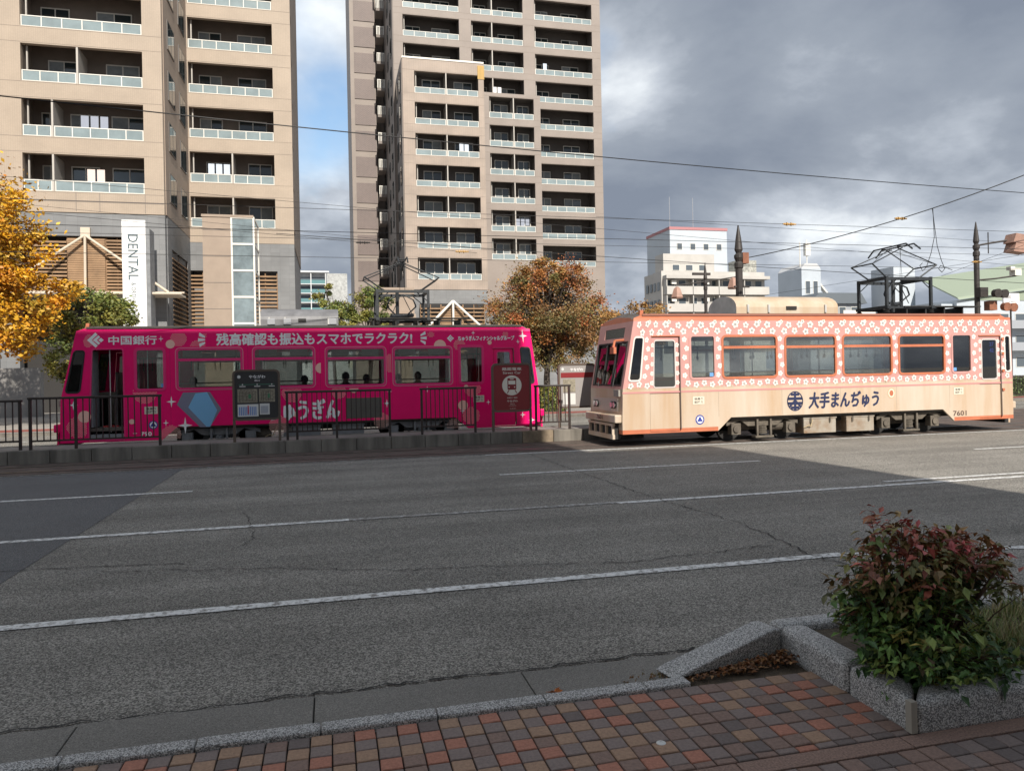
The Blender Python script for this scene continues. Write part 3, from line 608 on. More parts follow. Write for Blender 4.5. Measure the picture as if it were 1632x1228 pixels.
    b = MB(); b.cyl((mids - 1.9, yn + 0.4, 0.40), (mids - 1.35, yn + 0.4, 0.40), 0.15, n=14); b.build('air_tank', DUSTY, T)
    b = MB(); b.path([(xa + 2.5, yn + 0.12, 0.30), (xa + 2.62, yn + 0.08, 0.36), (xa + 2.70, yn + 0.1, 0.33), (xa + 2.78, yn + 0.14, 0.5), (xa + 2.8, yn + 0.2, 0.62)], 0.014, 6); b.build('sand_hose', mat('hose_tan', (0.42, 0.33, 0.2), 0.6), T)
    return xf
def rooftop(T, yn, ac0, ac1, px, w0, w1, acm, acend):
    yc = yn + TW / 2
    # cooler: barrel-topped casing
    b = MB(); pr = [(-0.72, 3.27), (-0.72, 3.44)] + [(-0.72 * math.cos(R(a)), 3.44 + 0.33 * math.sin(R(a))) for a in range(15, 180, 15)] + [(0.72, 3.44), (0.72, 3.27)]
    for (y0, z0), (y1, z1) in zip(pr, pr[1:]): b.face([(ac0, yc + y0, z0), (ac1, yc + y0, z0), (ac1, yc + y1, z1), (ac0, yc + y1, z1)], 0)
    for x in (ac0, ac1): b.face([(x, yc + y, z) for y, z in pr], 1)
    a = b.build('roof_cooler', [acm, acend], T)
    for q in (0.10, 0.30, 0.86):
        b = MB(); x = ac0 + (ac1 - ac0) * q; b.box(x, x + 0.05, yc - 0.755, yc - 0.71, 3.30, 3.50); b.build('bracket', ACG, a)
    b = MB(); b.box(ac0 + (ac1 - ac0) * 0.48, ac0 + (ac1 - ac0) * 0.58, yc - 0.745, yc - 0.715, 3.37, 3.46); b.build('vent', DARK, a)
    # pantograph on its tower
    pg = MB(); zt = 4.30; hw = 0.72; hy = 0.55
    for dx in (-hw, hw):
        for dy in (-hy, hy): pg.box(px + dx - 0.035, px + dx + 0.035, yc + dy - 0.035, yc + dy + 0.035, 3.30, zt)
        pg.box(px + dx - 0.03, px + dx + 0.03, yc - hy, yc + hy, zt - 0.09, zt - 0.01); pg.box(px + dx - 0.05, px + dx + 0.05, yc - hy - 0.08, yc + hy + 0.08, 3.42, 3.50)
    for dy in (-hy, hy):
        pg.box(px - hw, px + hw, yc + dy - 0.03, yc + dy + 0.03, zt - 0.10, zt - 0.02); pg.box(px - hw, px + hw, yc + dy - 0.03, yc + dy + 0.03, 3.42, 3.48)
        for s_ in (-1, 1): pg.path([(px + s_ * hw, yc + dy, zt - 0.35), (px + s_ * (hw - 0.35), yc + dy, zt - 0.06)], 0.014, 5)
    fr = pg.build('pantograph_tower', PANM, T)
    b = MB(); b.cyl((px - 0.12, yc - 0.1, 3.35), (px - 0.12, yc - 0.1, zt), 0.05, n=8); b.cyl((px - 0.32, yc - 0.3, 3.55), (px + 0.35, yc + 0.2, 3.62), 0.06, n=8)
    for s_ in (-1, 1):
        b.path([(px + s_ * 0.15, yc, 3.6), (px + s_ * 0.42, yc - 0.1, 3.85), (px + s_ * 0.34, yc - 0.1, 4.05), (px + s_ * 0.08, yc, 4.2)], 0.022, 6)
        b.path([(px + s_ * 0.3, yc - 0.2, 3.6), (px + s_ * 0.02, yc - 0.15, 4.2)], 0.012, 5)
    b.build('spring_gear', PANM, T)
    for dx in (-hw, hw):
        for dy in (-hy, hy): b = MB(); b.lathe((px + dx, yc + dy, 3.30), [(0.06, 0), (0.085, 0.03), (0.05, 0.05), (0.085, 0.08), (0.05, 0.10), (0.06, 0.13)], 10); b.build('insulator', DARK, fr)
    b = MB(); ze, ztop = 4.66, 5.16; ew = 1.06
    for dy in (-0.42, 0.42):
        for s_ in (-1, 1):
            e = (px + s_ * ew, yc + dy, ze); b.path([(px + s_ * hw * 0.75, yc + dy * 0.8, zt), e], 0.021, 6); b.path([e, (px - s_ * 0.10 + 0.02, yc + dy * 0.5, ztop)], 0.016, 6)
    for s_ in (-1, 1):
        b.path([(px + s_ * ew, yc - 0.42, ze), (px + s_ * ew, yc + 0.42, ze)], 0.02, 6); b.path([(px + s_ * ew, yc - 0.42, ze), (px, yc + 0.21, ztop)], 0.008, 5)
        b.path([(px + s_ * hw * 0.75, yc - 0.34, zt), (px + s_ * hw * 0.75, yc + 0.34, zt)], 0.035, 8)
    b.build('pantograph_arms', PANM, T)
    b = MB()
    for dx in (-0.13, 0.13): b.path([(px + dx, yc - 0.85, 5.02), (px + dx, yc - 0.62, 5.2), (px + dx, yc + 0.62, 5.2), (px + dx, yc + 0.85, 5.02)], 0.022, 6)
    b.path([(px - 0.13, yc - 0.3, 5.18), (px + 0.13, yc - 0.3, 5.18)], 0.02, 6); b.path([(px - 0.13, yc + 0.3, 5.18), (px + 0.13, yc + 0.3, 5.18)], 0.02, 6); b.build('collector_head', PANM, T)
    b = MB(); b.path([(px - 0.02, yc - 0.3, 5.1), (px - 0.06, yc - 0.3, 4.3)], 0.006, 4); b.path([(px + 0.04, yc - 0.2, 5.1), (px + 0.10, yc - 0.2, 4.3)], 0.006, 4); b.build('pull_cord', BLK, T)
    b = MB(); b.box(w0, w1, yc - 0.62, yc - 0.32, 3.46, 3.49); b.box(w0, w1, yc + 0.32, yc + 0.62, 3.46, 3.49)
    k = w0 + 0.1
    while k < w1: b.box(k, k + 0.04, yc - 0.56, yc + 0.56, 3.24, 3.46); k += 0.62
    b.build('roof_walkway', DARK, T)
def sticker(T, x, z, yn, m=STICK):
    b = MB(); b.box(x, x + 0.31, yn - 0.006, yn - 0.001, z, z + 0.19); s_ = b.build('boarding_sign', m, T)
    text('後乗り', x + 0.04, x + 0.27, z + 0.105, z + 0.165, yn - 0.008, DARK, s_, bold=0.01); text('前降り', x + 0.04, x + 0.27, z + 0.025, z + 0.085, yn - 0.008, DARK, s_, bold=0.01)
def emblem(T, x, z, r, yn):
    b = MB(); b.disc(x, yn - 0.004, z, r, 20); e = b.build('emblem', BLUEP, T, fix=False)
    b = MB(); b.disc(x, yn - 0.006, z, r * 0.74, 20); e2 = b.build('emblem_field', WHITE, e, fix=False)
    b = MB()
    for a0 in (90, 210, 330):
        a = R(a0); c_, s_ = math.cos(a), math.sin(a); q = [(x + r * 0.72 * c_, z + r * 0.72 * s_)]
        for da in (-50, 50): q.append((x + r * 0.42 * math.cos(a + R(da)), z + r * 0.42 * math.sin(a + R(da))))
        b.face([(p[0], yn - 0.008, p[1]) for p in (q[0], q[2], q[1])])
    b.disc(x, yn - 0.0075, z, r * 0.36, 12); b.build('emblem_mark', BLUEP, e, fix=False)

# ---- magenta tram on the far track
t1 = thing('tram', 'magenta streetcar with white bank lettering standing behind the platform fence', 'tram', (-0.35, 21.7, 0))
Y1 = 20.6
W1 = [(-3.82, -2.26, 1.63, 2.64, 1), (-1.94, -0.43, 1.63, 2.64, 1), (-0.08, 1.46, 1.62, 2.62, 1), (1.72, 3.30, 1.61, 2.61, 1), (-4.80, -4.14, 1.63, 2.65, 0), (3.56, 4.20, 1.61, 2.63, 0)]
D1 = [(-5.90, -5.10, 2.66, 'open'), (4.52, 5.15, 2.58, 'shut')]
E1 = [(-6.47, -6.15, 1.60, 2.62), (5.42, 5.74, 1.57, 2.58)]
XF1 = tram(t1, -6.56, 5.86, Y1, 0.42, 0.26, W1, D1, E1, 1)
rooftop(t1, Y1, -1.8, 0.25, 2.05, 1.1, 3.9, mat('cooler_shaded', (0.20, 0.20, 0.21), 0.55, var=0.4, vscale=3), GREYP)  # casing colour darkened to look shaded though direct sun reaches it
for x, w in ((-1.62, 0.20), (-1.2, 0.2), (0.0, 0.2)):
    b = MB(); b.box(x, x + w, Y1 + 0.36, Y1 + 0.40, 3.30, 3.46); b.build('cooler_hatch', mat('hatch', (0.30, 0.31, 0.33), 0.5), t1, bevel=0.01)
yp = Y1 - 0.004
text('中国銀行', -5.42, -4.30, 2.78, 3.0, yp, WHITE, t1, fat=0.006)
text('残高確認も振込もスマホでラクラク!', -2.86, 2.22, 2.735, 3.045, yp, WHITE, t1, fat=0.012)
text('ちゅうぎんフィナンシャルグループ', 3.52, 5.14, 2.80, 2.93, yp, WHITE, t1, fat=0.006)
text('ちゅうぎん', -1.62, 0.22, 0.72, 1.26, yp, WHITE, t1, fat=0.022)
text('7901', -4.72, -4.40, 0.44, 0.55, yp, WHITE, t1, bold=0.02)
def diamond_logo(x, z, r, nm='bank_mark'):
    b = MB()
    q = lambda pts: b.face([(x + a * r, yp, z + c * r) for a, c in pts])
    q([(-1, 0), (0, -1), (0.28, -0.72), (-0.44, 0), (0.28, 0.72), (0, 1)][::1]); q([(-0.30, 0), (0.36, -0.62), (0.58, -0.40), (0.18, 0), (0.58, 0.40), (0.36, 0.62)]); q([(0.34, 0), (0.68, -0.3), (1, 0), (0.68, 0.3)])
    b.build(nm, WHITE, t1, fix=False)
diamond_logo(-5.72, 2.90, 0.19); diamond_logo(3.30, 2.87, 0.10)
def star(x, z, r, m=WHITE, parent=t1):
    b = MB(); pts = []
    for i in range(16):
        a = 2 * math.pi * i / 16; k = abs(math.cos(2 * a)); rr = r * (0.22 + 0.78 * k ** 5) if i % 4 == 0 or True else r
        pts.append((x + rr * math.cos(a) * 0.8, yp, z + rr * math.sin(a)))
    for i in range(16): b.face([(x, yp, z), pts[i], pts[(i + 1) % 16]])
    b.build('star_print', m, parent, fix=False, xf=XF1)
for x, z, r in ((-6.25, 1.28, 0.13), (-3.98, 1.30, 0.15), (-3.66, 0.68, 0.22), (-4.12, 0.76, 0.09), (-4.85, 0.52, 0.07), (-4.2, 2.92, 0.08), (1.58, 1.42, 0.08), (1.50, 1.10, 0.12), (2.62, 1.46, 0.10), (4.35, 1.05, 0.08), (3.60, 0.82, 0.09), (5.55, 2.92, 0.20), (5.35, 2.76, 0.08), (3.95, 3.02, 0.07), (-0.02, 0.86, 0.12), (5.35, 0.66, 0.10), (5.62, 0.50, 0.12)): star(x, z, r)
def circ(x, z, r, m=SALM, a0=0, a1=360, sx=1.0):
    b = MB(); pts = [(x + r * sx * math.cos(R(a0 + (a1 - a0) * i / 20)), yp + 0.0006, z + r * math.sin(R(a0 + (a1 - a0) * i / 20))) for i in range(21)]
    b.face(pts[::-1] if False else pts); b.build('disc_print', m, t1, fix=False, xf=XF1)
for x, z, r in ((-6.0, 0.98, 0.15), (-3.98, 2.78, 0.11), (-4.92, 0.82, 0.065), (2.72, 2.72, 0.001), (4.42, 2.74, 0.06), (3.62, 0.98, 0.14), (-0.92, 0.88, 0.07), (2.05, 0.62, 0.001), (3.72, 1.5, 0.06)):
    if r > 0.01: circ(x, z, r)
circ(3.0, 2.66, 0.17, a0=0, a1=180); circ(0.62, 1.53, 0.12, a0=180, a1=360); circ(-0.24, 2.1, 0.14, a0=90, a1=270)
def dots(x, z, r, hx=None):
    b = MB(); p = 0.034; n = int(r / p) + 1
    for i in range(-n, n + 1):
        for j in range(-n, n + 1):
            dx = (i + 0.5 * (j % 2)) * p; dz = j * p * 0.87
            if dx * dx + dz * dz > r * r: continue
            if any(w[0] - 0.07 < x + dx < w[1] + 0.07 and w[2] - 0.07 < z + dz < w[3] + 0.07 for w in W1) or (z + dz > 3.04) or z + dz < 0.36: continue
            if any(d[0] - 0.05 < x + dx < d[1] + 0.05 and z + dz < d[2] for d in D1) or any(e[0] - 0.05 < x + dx < e[1] + 0.05 and e[2] - 0.04 < z + dz < e[3] + 0.04 for e in E1): continue
            b.disc(x + dx, yp + 0.001, z + dz, 0.0105, 6)
    if b.f: b.build('dot_print', SALM, t1, fix=False, xf=XF1)
for x, z, r in ((-6.05, 2.88, 0.17), (-6.15, 0.72, 0.26), (-3.78, 2.92, 0.20), (-3.2, 3.0, 0.09), (-3.32, 2.68, 0.2), (-4.6, 1.55, 0.28), (-4.0, 0.45, 0.24), (-1.0, 1.45, 0.26), (0.22, 1.45, 0.2), (-1.35, 0.60, 0.25), (1.6, 2.2, 0.24), (1.35, 0.62, 0.22), (3.9, 1.46, 0.24), (3.85, 0.68, 0.24), (3.55, 2.68, 0.16), (2.75, 2.98, 0.09), (3.35, 0.42, 0.2), (4.9, 2.96, 0.1)): dots(x, z, r)
for x, s_ in ((-3.14, 1), (2.46, -1)):
    for a, c in ((0.12, 35), (0.0, 0), (-0.12, -35)):
        b = MB(); ca, sa = math.cos(R(c)), math.sin(R(c)); q = [(0, 0.02), (0, -0.02), (-0.17, -0.045), (-0.17, 0.045)]
        b.face([(x + s_ * (u * ca + v * sa * 0.3), yp, 2.885 + a * 0.6 + (-u * sa * 0.75 + v)) for u, v in q]); b.build('burst_print', WHITE, t1, fix=False)
for pts, m in (([(-3.85, 1.22), (-3.70, 1.53), (-3.05, 1.53), (-2.78, 1.08), (-3.06, 0.62), (-3.30, 0.62)], mat('phone_grey', (0.22, 0.22, 0.30), 0.5)), ([(-3.58, 1.14), (-3.52, 1.26), (-3.40, 1.50), (-3.12, 1.53), (-2.88, 1.05), (-3.05, 0.63), (-3.15, 0.63)], mat('phone_blue', (0.22, 0.50, 0.78), 0.5))):
    b = MB(); b.face([(x, yp - 0.001 * (m.name == 'phone_blue'), z) for x, z in pts]); b.build('phone_print', m, t1, fix=True)
b = MB(); b.box(0.40, 1.36, Y1 - 0.012, Y1 - 0.002, 0.72, 1.27); b.build('side_panel', mat('olive_grey', (0.11, 0.10, 0.085), 0.6, var=0.2), t1)
sticker(t1, -4.62, 1.0, Y1); sticker(t1, 3.92, 1.06, Y1); emblem(t1, -4.42, 0.72, 0.11, Y1)
b = MB(); b.box(-5.70, -5.32, Y1 + 0.40, Y1 + 0.41, 0.58, 0.72); s_ = b.build('step_sign', mat('sign_red', (0.5, 0.03, 0.03), 0.5), t1); b = MB(); b.box(-5.70, -5.32, Y1 + 0.399, Y1 + 0.408, 0.45, 0.575); b.build('step_sign', mat('sign_blue', (0.10, 0.32, 0.62), 0.5), t1)
text('あしもと注意', -5.68, -5.34, 0.61, 0.69, Y1 + 0.397, WHITE, s_)
b = MB(); b.box(-5.28, -5.02, Y1 + 0.75, Y1 + 1.0, 0.68, 1.65); b.build('fare_box', mat('fare_red', (0.45, 0.03, 0.03), 0.5), t1)
b = MB(); b.box(-4.22, -4.12, Y1 + 0.006, Y1 + 0.010, 1.68, 1.77); b.build('blue_sticker', mat('sticker_blue', (0.15, 0.35, 0.7), 0.5), t1)

# ---- cherry-blossom tram on the near track
t2 = thing('tram', 'pink and cream streetcar with white blossom pattern on the near track', 'tram', (12.6, 17.77, 0))
Y2 = 16.65
W2 = [(9.50, 11.01, 1.64, 2.67, 1), (11.27, 12.74, 1.64, 2.66, 1), (12.97, 14.45, 1.64, 2.66, 1), (14.69, 16.13, 1.64, 2.65, 1), (8.62, 9.28, 1.64, 2.69, 0), (16.39, 17.01, 1.64, 2.66, 0)]
D2 = [(7.52, 8.32, 2.68, 'shut'), (17.27, 18.0, 2.62, 'shut')]
E2 = [(6.93, 7.24, 1.62, 2.66), (18.16, 18.34, 1.64, 2.62)]
XF2 = tram(t2, 6.80, 18.40, Y2, 0.36, 0.05, W2, D2, E2, 2)
rooftop(t2, Y2, 10.14, 13.15, 15.55, 15.35, 17.9, ACC, ACG)
yq = Y2 - 0.004
b = MB(); b.box(6.81, 18.39, yq - 0.001, yq + 0.003, 1.305, 1.345); b.build('stripe', STRIPE, t2)
GREYF = mat('flower_grey', (0.36, 0.40, 0.40), 0.5); YELR = mat('flower_white', (0.84, 0.81, 0.74), 0.5)
fl = MB(); rnd = random.Random(3)
FN = [0]
def flower(x, z, s, a):
    FN[0] += 1
    if any(w[0] - 0.11 < x < w[1] + 0.11 and w[2] - 0.095 < z < w[3] + 0.085 for w in W2 + [(*e, 0) for e in E2]): return
    if any(abs(x - d[k]) < 0.08 and z < d[2] + 0.1 for d in D2 for k in (0, 1)): return
    if any(d[0] + 0.0 < x < d[1] and 1.40 < z < d[2] - 0.02 and d[0] + 0.07 < x < d[1] - 0.07 for d in D2): return
    yy = (yq if not any(d[0] < x < d[1] and z < d[2] for d in D2) else Y2 + 0.014) - (FN[0] % 5) * 0.0011
    for i in range(5):
        t = a + i * 1.2566; fl.disc(x + 0.062 * s * math.cos(t), yy, z + 0.062 * s * math.sin(t), 0.036 * s, 10, 0)
    for i in range(5):
        t = a + i * 1.2566; c_, s_ = math.cos(t), math.sin(t); w = 0.008 * s
        fl.face([(x - s_ * w, yy - 0.0012, z + c_ * w), (x + s_ * w, yy - 0.0012, z - c_ * w), (x + c_ * 0.06 * s + s_ * w, yy - 0.0012, z + s_ * 0.06 * s - c_ * w), (x + c_ * 0.06 * s - s_ * w, yy - 0.0012, z + s_ * 0.06 * s + c_ * w)], 1)
    fl.disc(x, yy - 0.0016, z, 0.02 * s, 8, 1)
x = 7.05; k = 0
while x < 18.3:
    zz_ = (2.965, 2.795)[k % 2]; flower(x + rnd.uniform(-0.02, 0.02), zz_ + rnd.uniform(-0.02, 0.02), rnd.uniform(0.82, 0.95), rnd.random() * 6)
    if k % 2 == 0: flower(x + 0.08, 3.03 if k % 4 else 2.735, 0.55, rnd.random() * 6)
    x += 0.155; k += 1
x = 7.0; k = 0
while x < 18.35:
    flower(x, 1.525 if k % 2 else 1.485, 0.78, rnd.random() * 6); x += 0.22; k += 1
for (xa_, xb_) in ((8.38, 8.60), (9.29, 9.49), (11.02, 11.26), (12.75, 12.96), (14.46, 14.68), (16.14, 16.38), (17.03, 17.24), (7.30, 7.48), (18.05, 18.15)):
    for j in range(5):
        xx = (xa_ + xb_) / 2 + (0.03 if j % 2 else -0.03); zz_ = 1.72 + j * 0.22
        s = 0.75
        for i in range(5):
            t = j + i * 1.2566; fl.disc(xx + 0.052 * s * math.cos(t), yq, zz_ + 0.055 * s * math.sin(t), 0.040 * s, 8, 0)
        fl.disc(xx, yq - 0.0016, zz_, 0.013, 8, 1)
for d in D2:
    for xx in (d[0] + 0.055, d[1] - 0.055):
        for j in range(5):
            for i in range(5): fl.disc(xx + 0.034 * math.cos(j + i * 1.2566), Y2 + 0.013, 1.55 + j * 0.23 + 0.034 * math.sin(j + i * 1.2566), 0.026, 8, 0)
x = 6.9
while x < 18.35:   # scalloped edge of petals along the cream band
    if not any(d[0] - 0.06 < x < d[1] + 0.06 for d in D2):
        r_ = rnd.uniform(0.02, 0.045); fl.face([(x + r_ * math.cos(R(q)), yq - 0.0005, 1.42 + r_ * math.sin(R(q))) for q in range(0, 181, 30)], 2)
    x += rnd.uniform(0.05, 0.13)
fl.build('blossom_print', [YELR, GREYF, CREAM], t2, fix=False, xf=XF2)
text('大手まんぢゅう', 11.92, 14.02, 0.80, 1.21, yq, NAVY, t2, fat=0.016, shear=0.14)
# round crest: stacked bars over a trunk
b = MB(); cx_, cz_, r_ = 11.52, 1.0, 0.235
for k, (za_, zb_) in enumerate(((0.14, 0.2), (0.03, 0.10), (-0.09, -0.02), (-0.2, -0.13))):
    w = math.sqrt(max(0.0, r_ ** 2 - (max(abs(za_), abs(zb_))) ** 2)); b.face([(cx_ - w, yq, cz_ + za_), (cx_ + w, yq, cz_ + za_), (cx_ + w * 0.98, yq, cz_ + zb_), (cx_ - w * 0.98, yq, cz_ + zb_)])
b.face([(cx_ - 0.035, yq - 0.0006, cz_ - 0.22), (cx_ + 0.035, yq - 0.0006, cz_ - 0.22), (cx_ + 0.03, yq - 0.0006, cz_ + 0.23), (cx_ - 0.03, yq - 0.0006, cz_ + 0.23)])
for s_ in (-1, 1): b.face([(cx_, yq - 0.0008, cz_ + 0.06), (cx_ + s_ * 0.19, yq - 0.0008, cz_ - 0.13), (cx_ + s_ * 0.14, yq - 0.0008, cz_ - 0.16), (cx_, yq - 0.0008, cz_ - 0.02)][::s_])
n_ = 28; o_ = [(cx_ + r_ * 1.0 * math.cos(2 * math.pi * i / n_), cz_ + r_ * 1.08 * math.sin(2 * math.pi * i / n_)) for i in range(n_)]; i_ = [(cx_ + r_ * 0.88 * math.cos(2 * math.pi * i / n_), cz_ + r_ * 0.95 * math.sin(2 * math.pi * i / n_)) for i in range(n_)]
for i in range(n_):
    j = (i + 1) % n_; b.face([(o_[i][0], yq, o_[i][1]), (o_[j][0], yq, o_[j][1]), (i_[j][0], yq, i_[j][1]), (i_[i][0], yq, i_[i][1])])
b.build('crest', NAVY, t2, fix=False)
text('7601', 16.38, 16.82, 0.46, 0.60, yq, mat('number_brown', (0.09, 0.05, 0.04), 0.6), t2, bold=0.015)
o = text('7601', 6.30, 6.72, 0.655, 0.765, 17.6, MATS['number_brown'], t2, bold=0.015); o.rotation_euler.z = R(-90); o.location = Vector((6.626, 17.75, 0.655)) - WL[t2.name]
b = MB(); b.disc(14.42, yq, 1.13, 0.135, 24, sx=0.85); s_ = b.build('seal_plate', mat('seal_tan', (0.62, 0.40, 0.22), 0.6), t2, fix=False)
b = MB(); b.disc(14.42, yq - 0.001, 1.13, 0.115, 24, sx=0.85); b.build('seal_field', STICK, s_, fix=False); b = MB(); b.disc(14.42, yq - 0.002, 1.13, 0.08, 8, sx=0.8); b.build('seal_mark', ORNG, s_, fix=False)
for xx in (9.36, 11.14, 12.86, 14.58, 16.28): b = MB(); b.box(xx, xx + 0.006, Y2 - 0.0012, Y2 + 0.001, 0.68, 1.30); b.build('panel_seam', mat('seam', (0.30, 0.24, 0.19), 0.7), t2)
for xx in (-4.0, -2.1, -0.26, 1.6, 3.44): b = MB(); b.box(xx, xx + 0.006, Y1 - 0.0012, Y1 + 0.001, 0.68, 2.7); b.build('panel_seam', mat('seam_magenta', (0.45, 0.002, 0.08), 0.6), t1)
sticker(t2, 8.66, 1.0, Y2); sticker(t2, 16.42, 1.04, Y2); emblem(t2, 8.84, 0.62, 0.12, Y2)
b = MB(); b.box(17.46, 17.84, Y2 + 0.034, Y2 + 0.036, 2.12, 2.48); s_ = b.build('route_card', mat('card_green', (0.03, 0.30, 0.20), 0.5), t2)
for zz_, tx in ((2.31, '27'), (2.14, '42')): text(tx, 17.66, 17.80, zz_ + 0.03, zz_ + 0.14, Y2 + 0.026, BLUEP, s_, bold=0.02)
b = MB(); b.box(9.14, 9.24, Y2 + 0.006, Y2 + 0.010, 1.68, 1.77); b.build('blue_sticker', MATS['sticker_blue'], t2)
b = MB(); b.box(16.43, 16.53, Y2 + 0.006, Y2 + 0.010, 1.68, 1.77); b.build('blue_sticker', MATS['sticker_blue'], t2)
for zz_ in (2.5, 2.1, 1.62, 1.1): b = MB(); b.box(18.03, 18.10, Y2 - 0.03, Y2 - 0.001, zz_, zz_ + 0.07); b.build('door_hinge', ORNG, t2)
# ---- passengers
def person(x, y, zs, face, top, hair, label, size=1.0):
    T = thing('person', label, 'person', (x, y, 0.68), 'passengers seated in the magenta tram')
    me = bpy.data.meshes.new('sk')
    c, s = math.cos(face), math.sin(face)
    def P(fx, sx, z): return (x + (fx * c - sx * s) * size, y + (fx * s + sx * c) * size, zs + z * size)
    V = [P(0.02, 0, 0.08), P(0, 0, 0.30), P(0, 0, 0.50), P(0.0, 0, 0.575), P(0.02, 0, 0.66), P(0.03, 0, 0.77)]
    Rr = [0.15, 0.135, 0.115, 0.055, 0.085, 0.075]; Eg = [(0, 1), (1, 2), (2, 3), (3, 4), (4, 5)]
    for sd in (-1, 1):
        k = len(V); V += [P(0, sd * 0.17, 0.48), P(0.03, sd * 0.23, 0.24), P(0.22, sd * 0.14, 0.14), P(0.30, sd * 0.10, 0.13)]; Rr += [0.07, 0.05, 0.042, 0.035]; Eg += [(2, k), (k, k + 1), (k + 1, k + 2), (k + 2, k + 3)]
        k = len(V); V += [P(0.08, sd * 0.10, 0.04), P(0.44, sd * 0.11, 0.04), P(0.46, sd * 0.11, -0.36), P(0.56, sd * 0.11, -0.385)]; Rr += [0.09, 0.068, 0.045, 0.04]; Eg += [(0, k), (k, k + 1), (k + 1, k + 2), (k + 2, k + 3)]
    me.from_pydata(V, Eg, []); o = bpy.data.objects.new('sk', me); COL.objects.link(o); o.modifiers.new('s', 'SKIN'); sv = me.skin_vertices[0].data
    for i, r in enumerate(Rr): sv[i].radius = (r * size * (1.25 if i in (0, 1, 2) else 1), r * size)
    sv[0].use_root = True; o.modifiers.new('u', 'SUBSURF').levels = 2
    m2 = bpy.data.meshes.new_from_object(o.evaluated_get(bpy.context.evaluated_depsgraph_get())); bpy.data.objects.remove(o)
    b = MB(); b.v = [tuple(v.co) for v in m2.vertices]; b.f = [tuple(p.vertices) for p in m2.polygons]
    skin = mat('skin', (0.42, 0.26, 0.18), 0.6); b.m = [1 if sum(m2.vertices[i].co.z for i in p.vertices) / len(p.vertices) > zs + 0.57 * size else 0 for p in m2.polygons]
    b.build('body', [top, skin], T, smooth=True)
    b = MB(); n = 12
    for j in range(6):
        for i in range(n):
            a0, a1 = 2 * math.pi * i / n, 2 * math.pi * (i + 1) / n; t0, t1_ = R(90 - j * 20), R(90 - (j + 1) * 20)
            def q(a, t):
                r = 0.112 * size; k = 0.012 if math.cos(a - face) > 0.5 and t < R(30) else 0
                return (x + 0.01 * c + r * math.cos(t) * math.cos(a) * (0.9 - k * 20 * (t < R(30))), y + 0.01 * s + r * math.cos(t) * math.sin(a) * (0.9 - k * 20 * (t < R(30))), zs + 0.735 * size + r * 1.12 * math.sin(t))
            if j >= 3 and math.cos((a0 + a1) / 2 - face) > 0.35: continue
            b.face([q(a0, t0), q(a1, t0), q(a1, t1_), q(a0, t1_)])
    b.build('hair', hair, T, smooth=True)
    b = MB(); hx, hy, hz = x + 0.115 * c * size, y + 0.115 * s * size, zs + 0.70 * size
    b.cyl((hx - 0.02 * c, hy - 0.02 * s, hz), (hx + 0.012 * c, hy + 0.012 * s, hz - 0.025), 0.012, 0.016, 6); b.build('nose', skin, T)
HB = mat('hair_black', (0.012, 0.010, 0.009), 0.6); CB = mat('cloth_black', (0.016, 0.016, 0.018), 0.85); CN = mat('cloth_navy', (0.03, 0.04, 0.06), 0.85); CG = mat('cloth_grey', (0.10, 0.10, 0.10), 0.85)
for x, lab, top, sz in ((-3.52, 'dark silhouetted passenger at the window nearest the open tram door', CB, 1.0), (-2.36, 'passenger in black partly hidden behind the stop information board', CB, 1.06), (-0.68, 'passenger with rounded dark hair at the second big tram window', CN, 0.98), (0.42, 'larger of two passengers side by side in the third tram window', CN, 1.06), (0.98, 'smaller passenger beside another in the third tram window', CB, 0.98), (1.86, 'passenger at the left edge of the fourth big tram window', CG, 0.97), (2.42, 'passenger in dark clothes in the middle of the fourth tram window', CB, 1.03)):
    person(x, 21.06, 1.08, math.pi / 2 + random.uniform(-0.3, 0.3), top, HB, lab, sz)
# ------------------------------------------------------------------ platform furniture
FEN = mat('fence_brown', (0.040, 0.030, 0.026), 0.5, var=0.3, vscale=10)
def fence(x0, x1, y, label, posts, nb, ztop=1.47):
    T = thing('platform_fence', label, 'fence', ((x0 + x1) / 2, y, 0.31), 'brown barrier fences on the tram platform')
    for xp in posts: b = MB(); b.box(xp - 0.028, xp + 0.028, y - 0.028, y + 0.028, 0.31, ztop); b.build('post', FEN, T)
    b = MB(); b.box(x0 - 0.05, x1 + 0.05, y - 0.036, y + 0.036, ztop, ztop + 0.055); b.build('top_rail', FEN, T, bevel=0.012)
    b = MB(); b.box(x0, x1, y - 0.02, y + 0.02, 0.50, 0.54); b.build('bottom_rail', FEN, T)
    bm_ = None
    for i in range(nb):
        x = x0 + (x1 - x0) * (i + 1) / (nb + 1)
        if any(abs(x - p) < 0.05 for p in posts): continue
        b = MB(); b.box(x - 0.011, x + 0.011, y - 0.011, y + 0.011, 0.54, ztop); b.build('baluster', FEN, T)
YF = 19.13
fence(-6.70, -3.96, YF, 'brown barrier fence in front of the open tram door', (-6.70, -5.76, -3.96), 19)
fence(-13.0, -6.95, YF + 0.12, 'brown barrier fence running out of frame at the left', (-13.0, -11.0, -9.0, -6.95), 40, 1.42)
fence(-1.05, 1.46, YF, 'brown barrier fence right beside the information board', (-1.05, -0.82, 0.14, 1.46), 20)
fence(2.28, 3.68, YF, 'short brown barrier fence left of the red tram sign', (2.28, 3.68), 11)
fence(5.34, 6.28, YF, 'shortest brown barrier fence right of the red tram sign', (5.34, 6.28), 7)
SGB = mat('sign_frame_brown', (0.115, 0.085, 0.065), 0.5); SGD = mat('sign_dark', (0.035, 0.035, 0.036), 0.45); MAR = mat('sign_maroon', (0.22, 0.018, 0.022), 0.45)
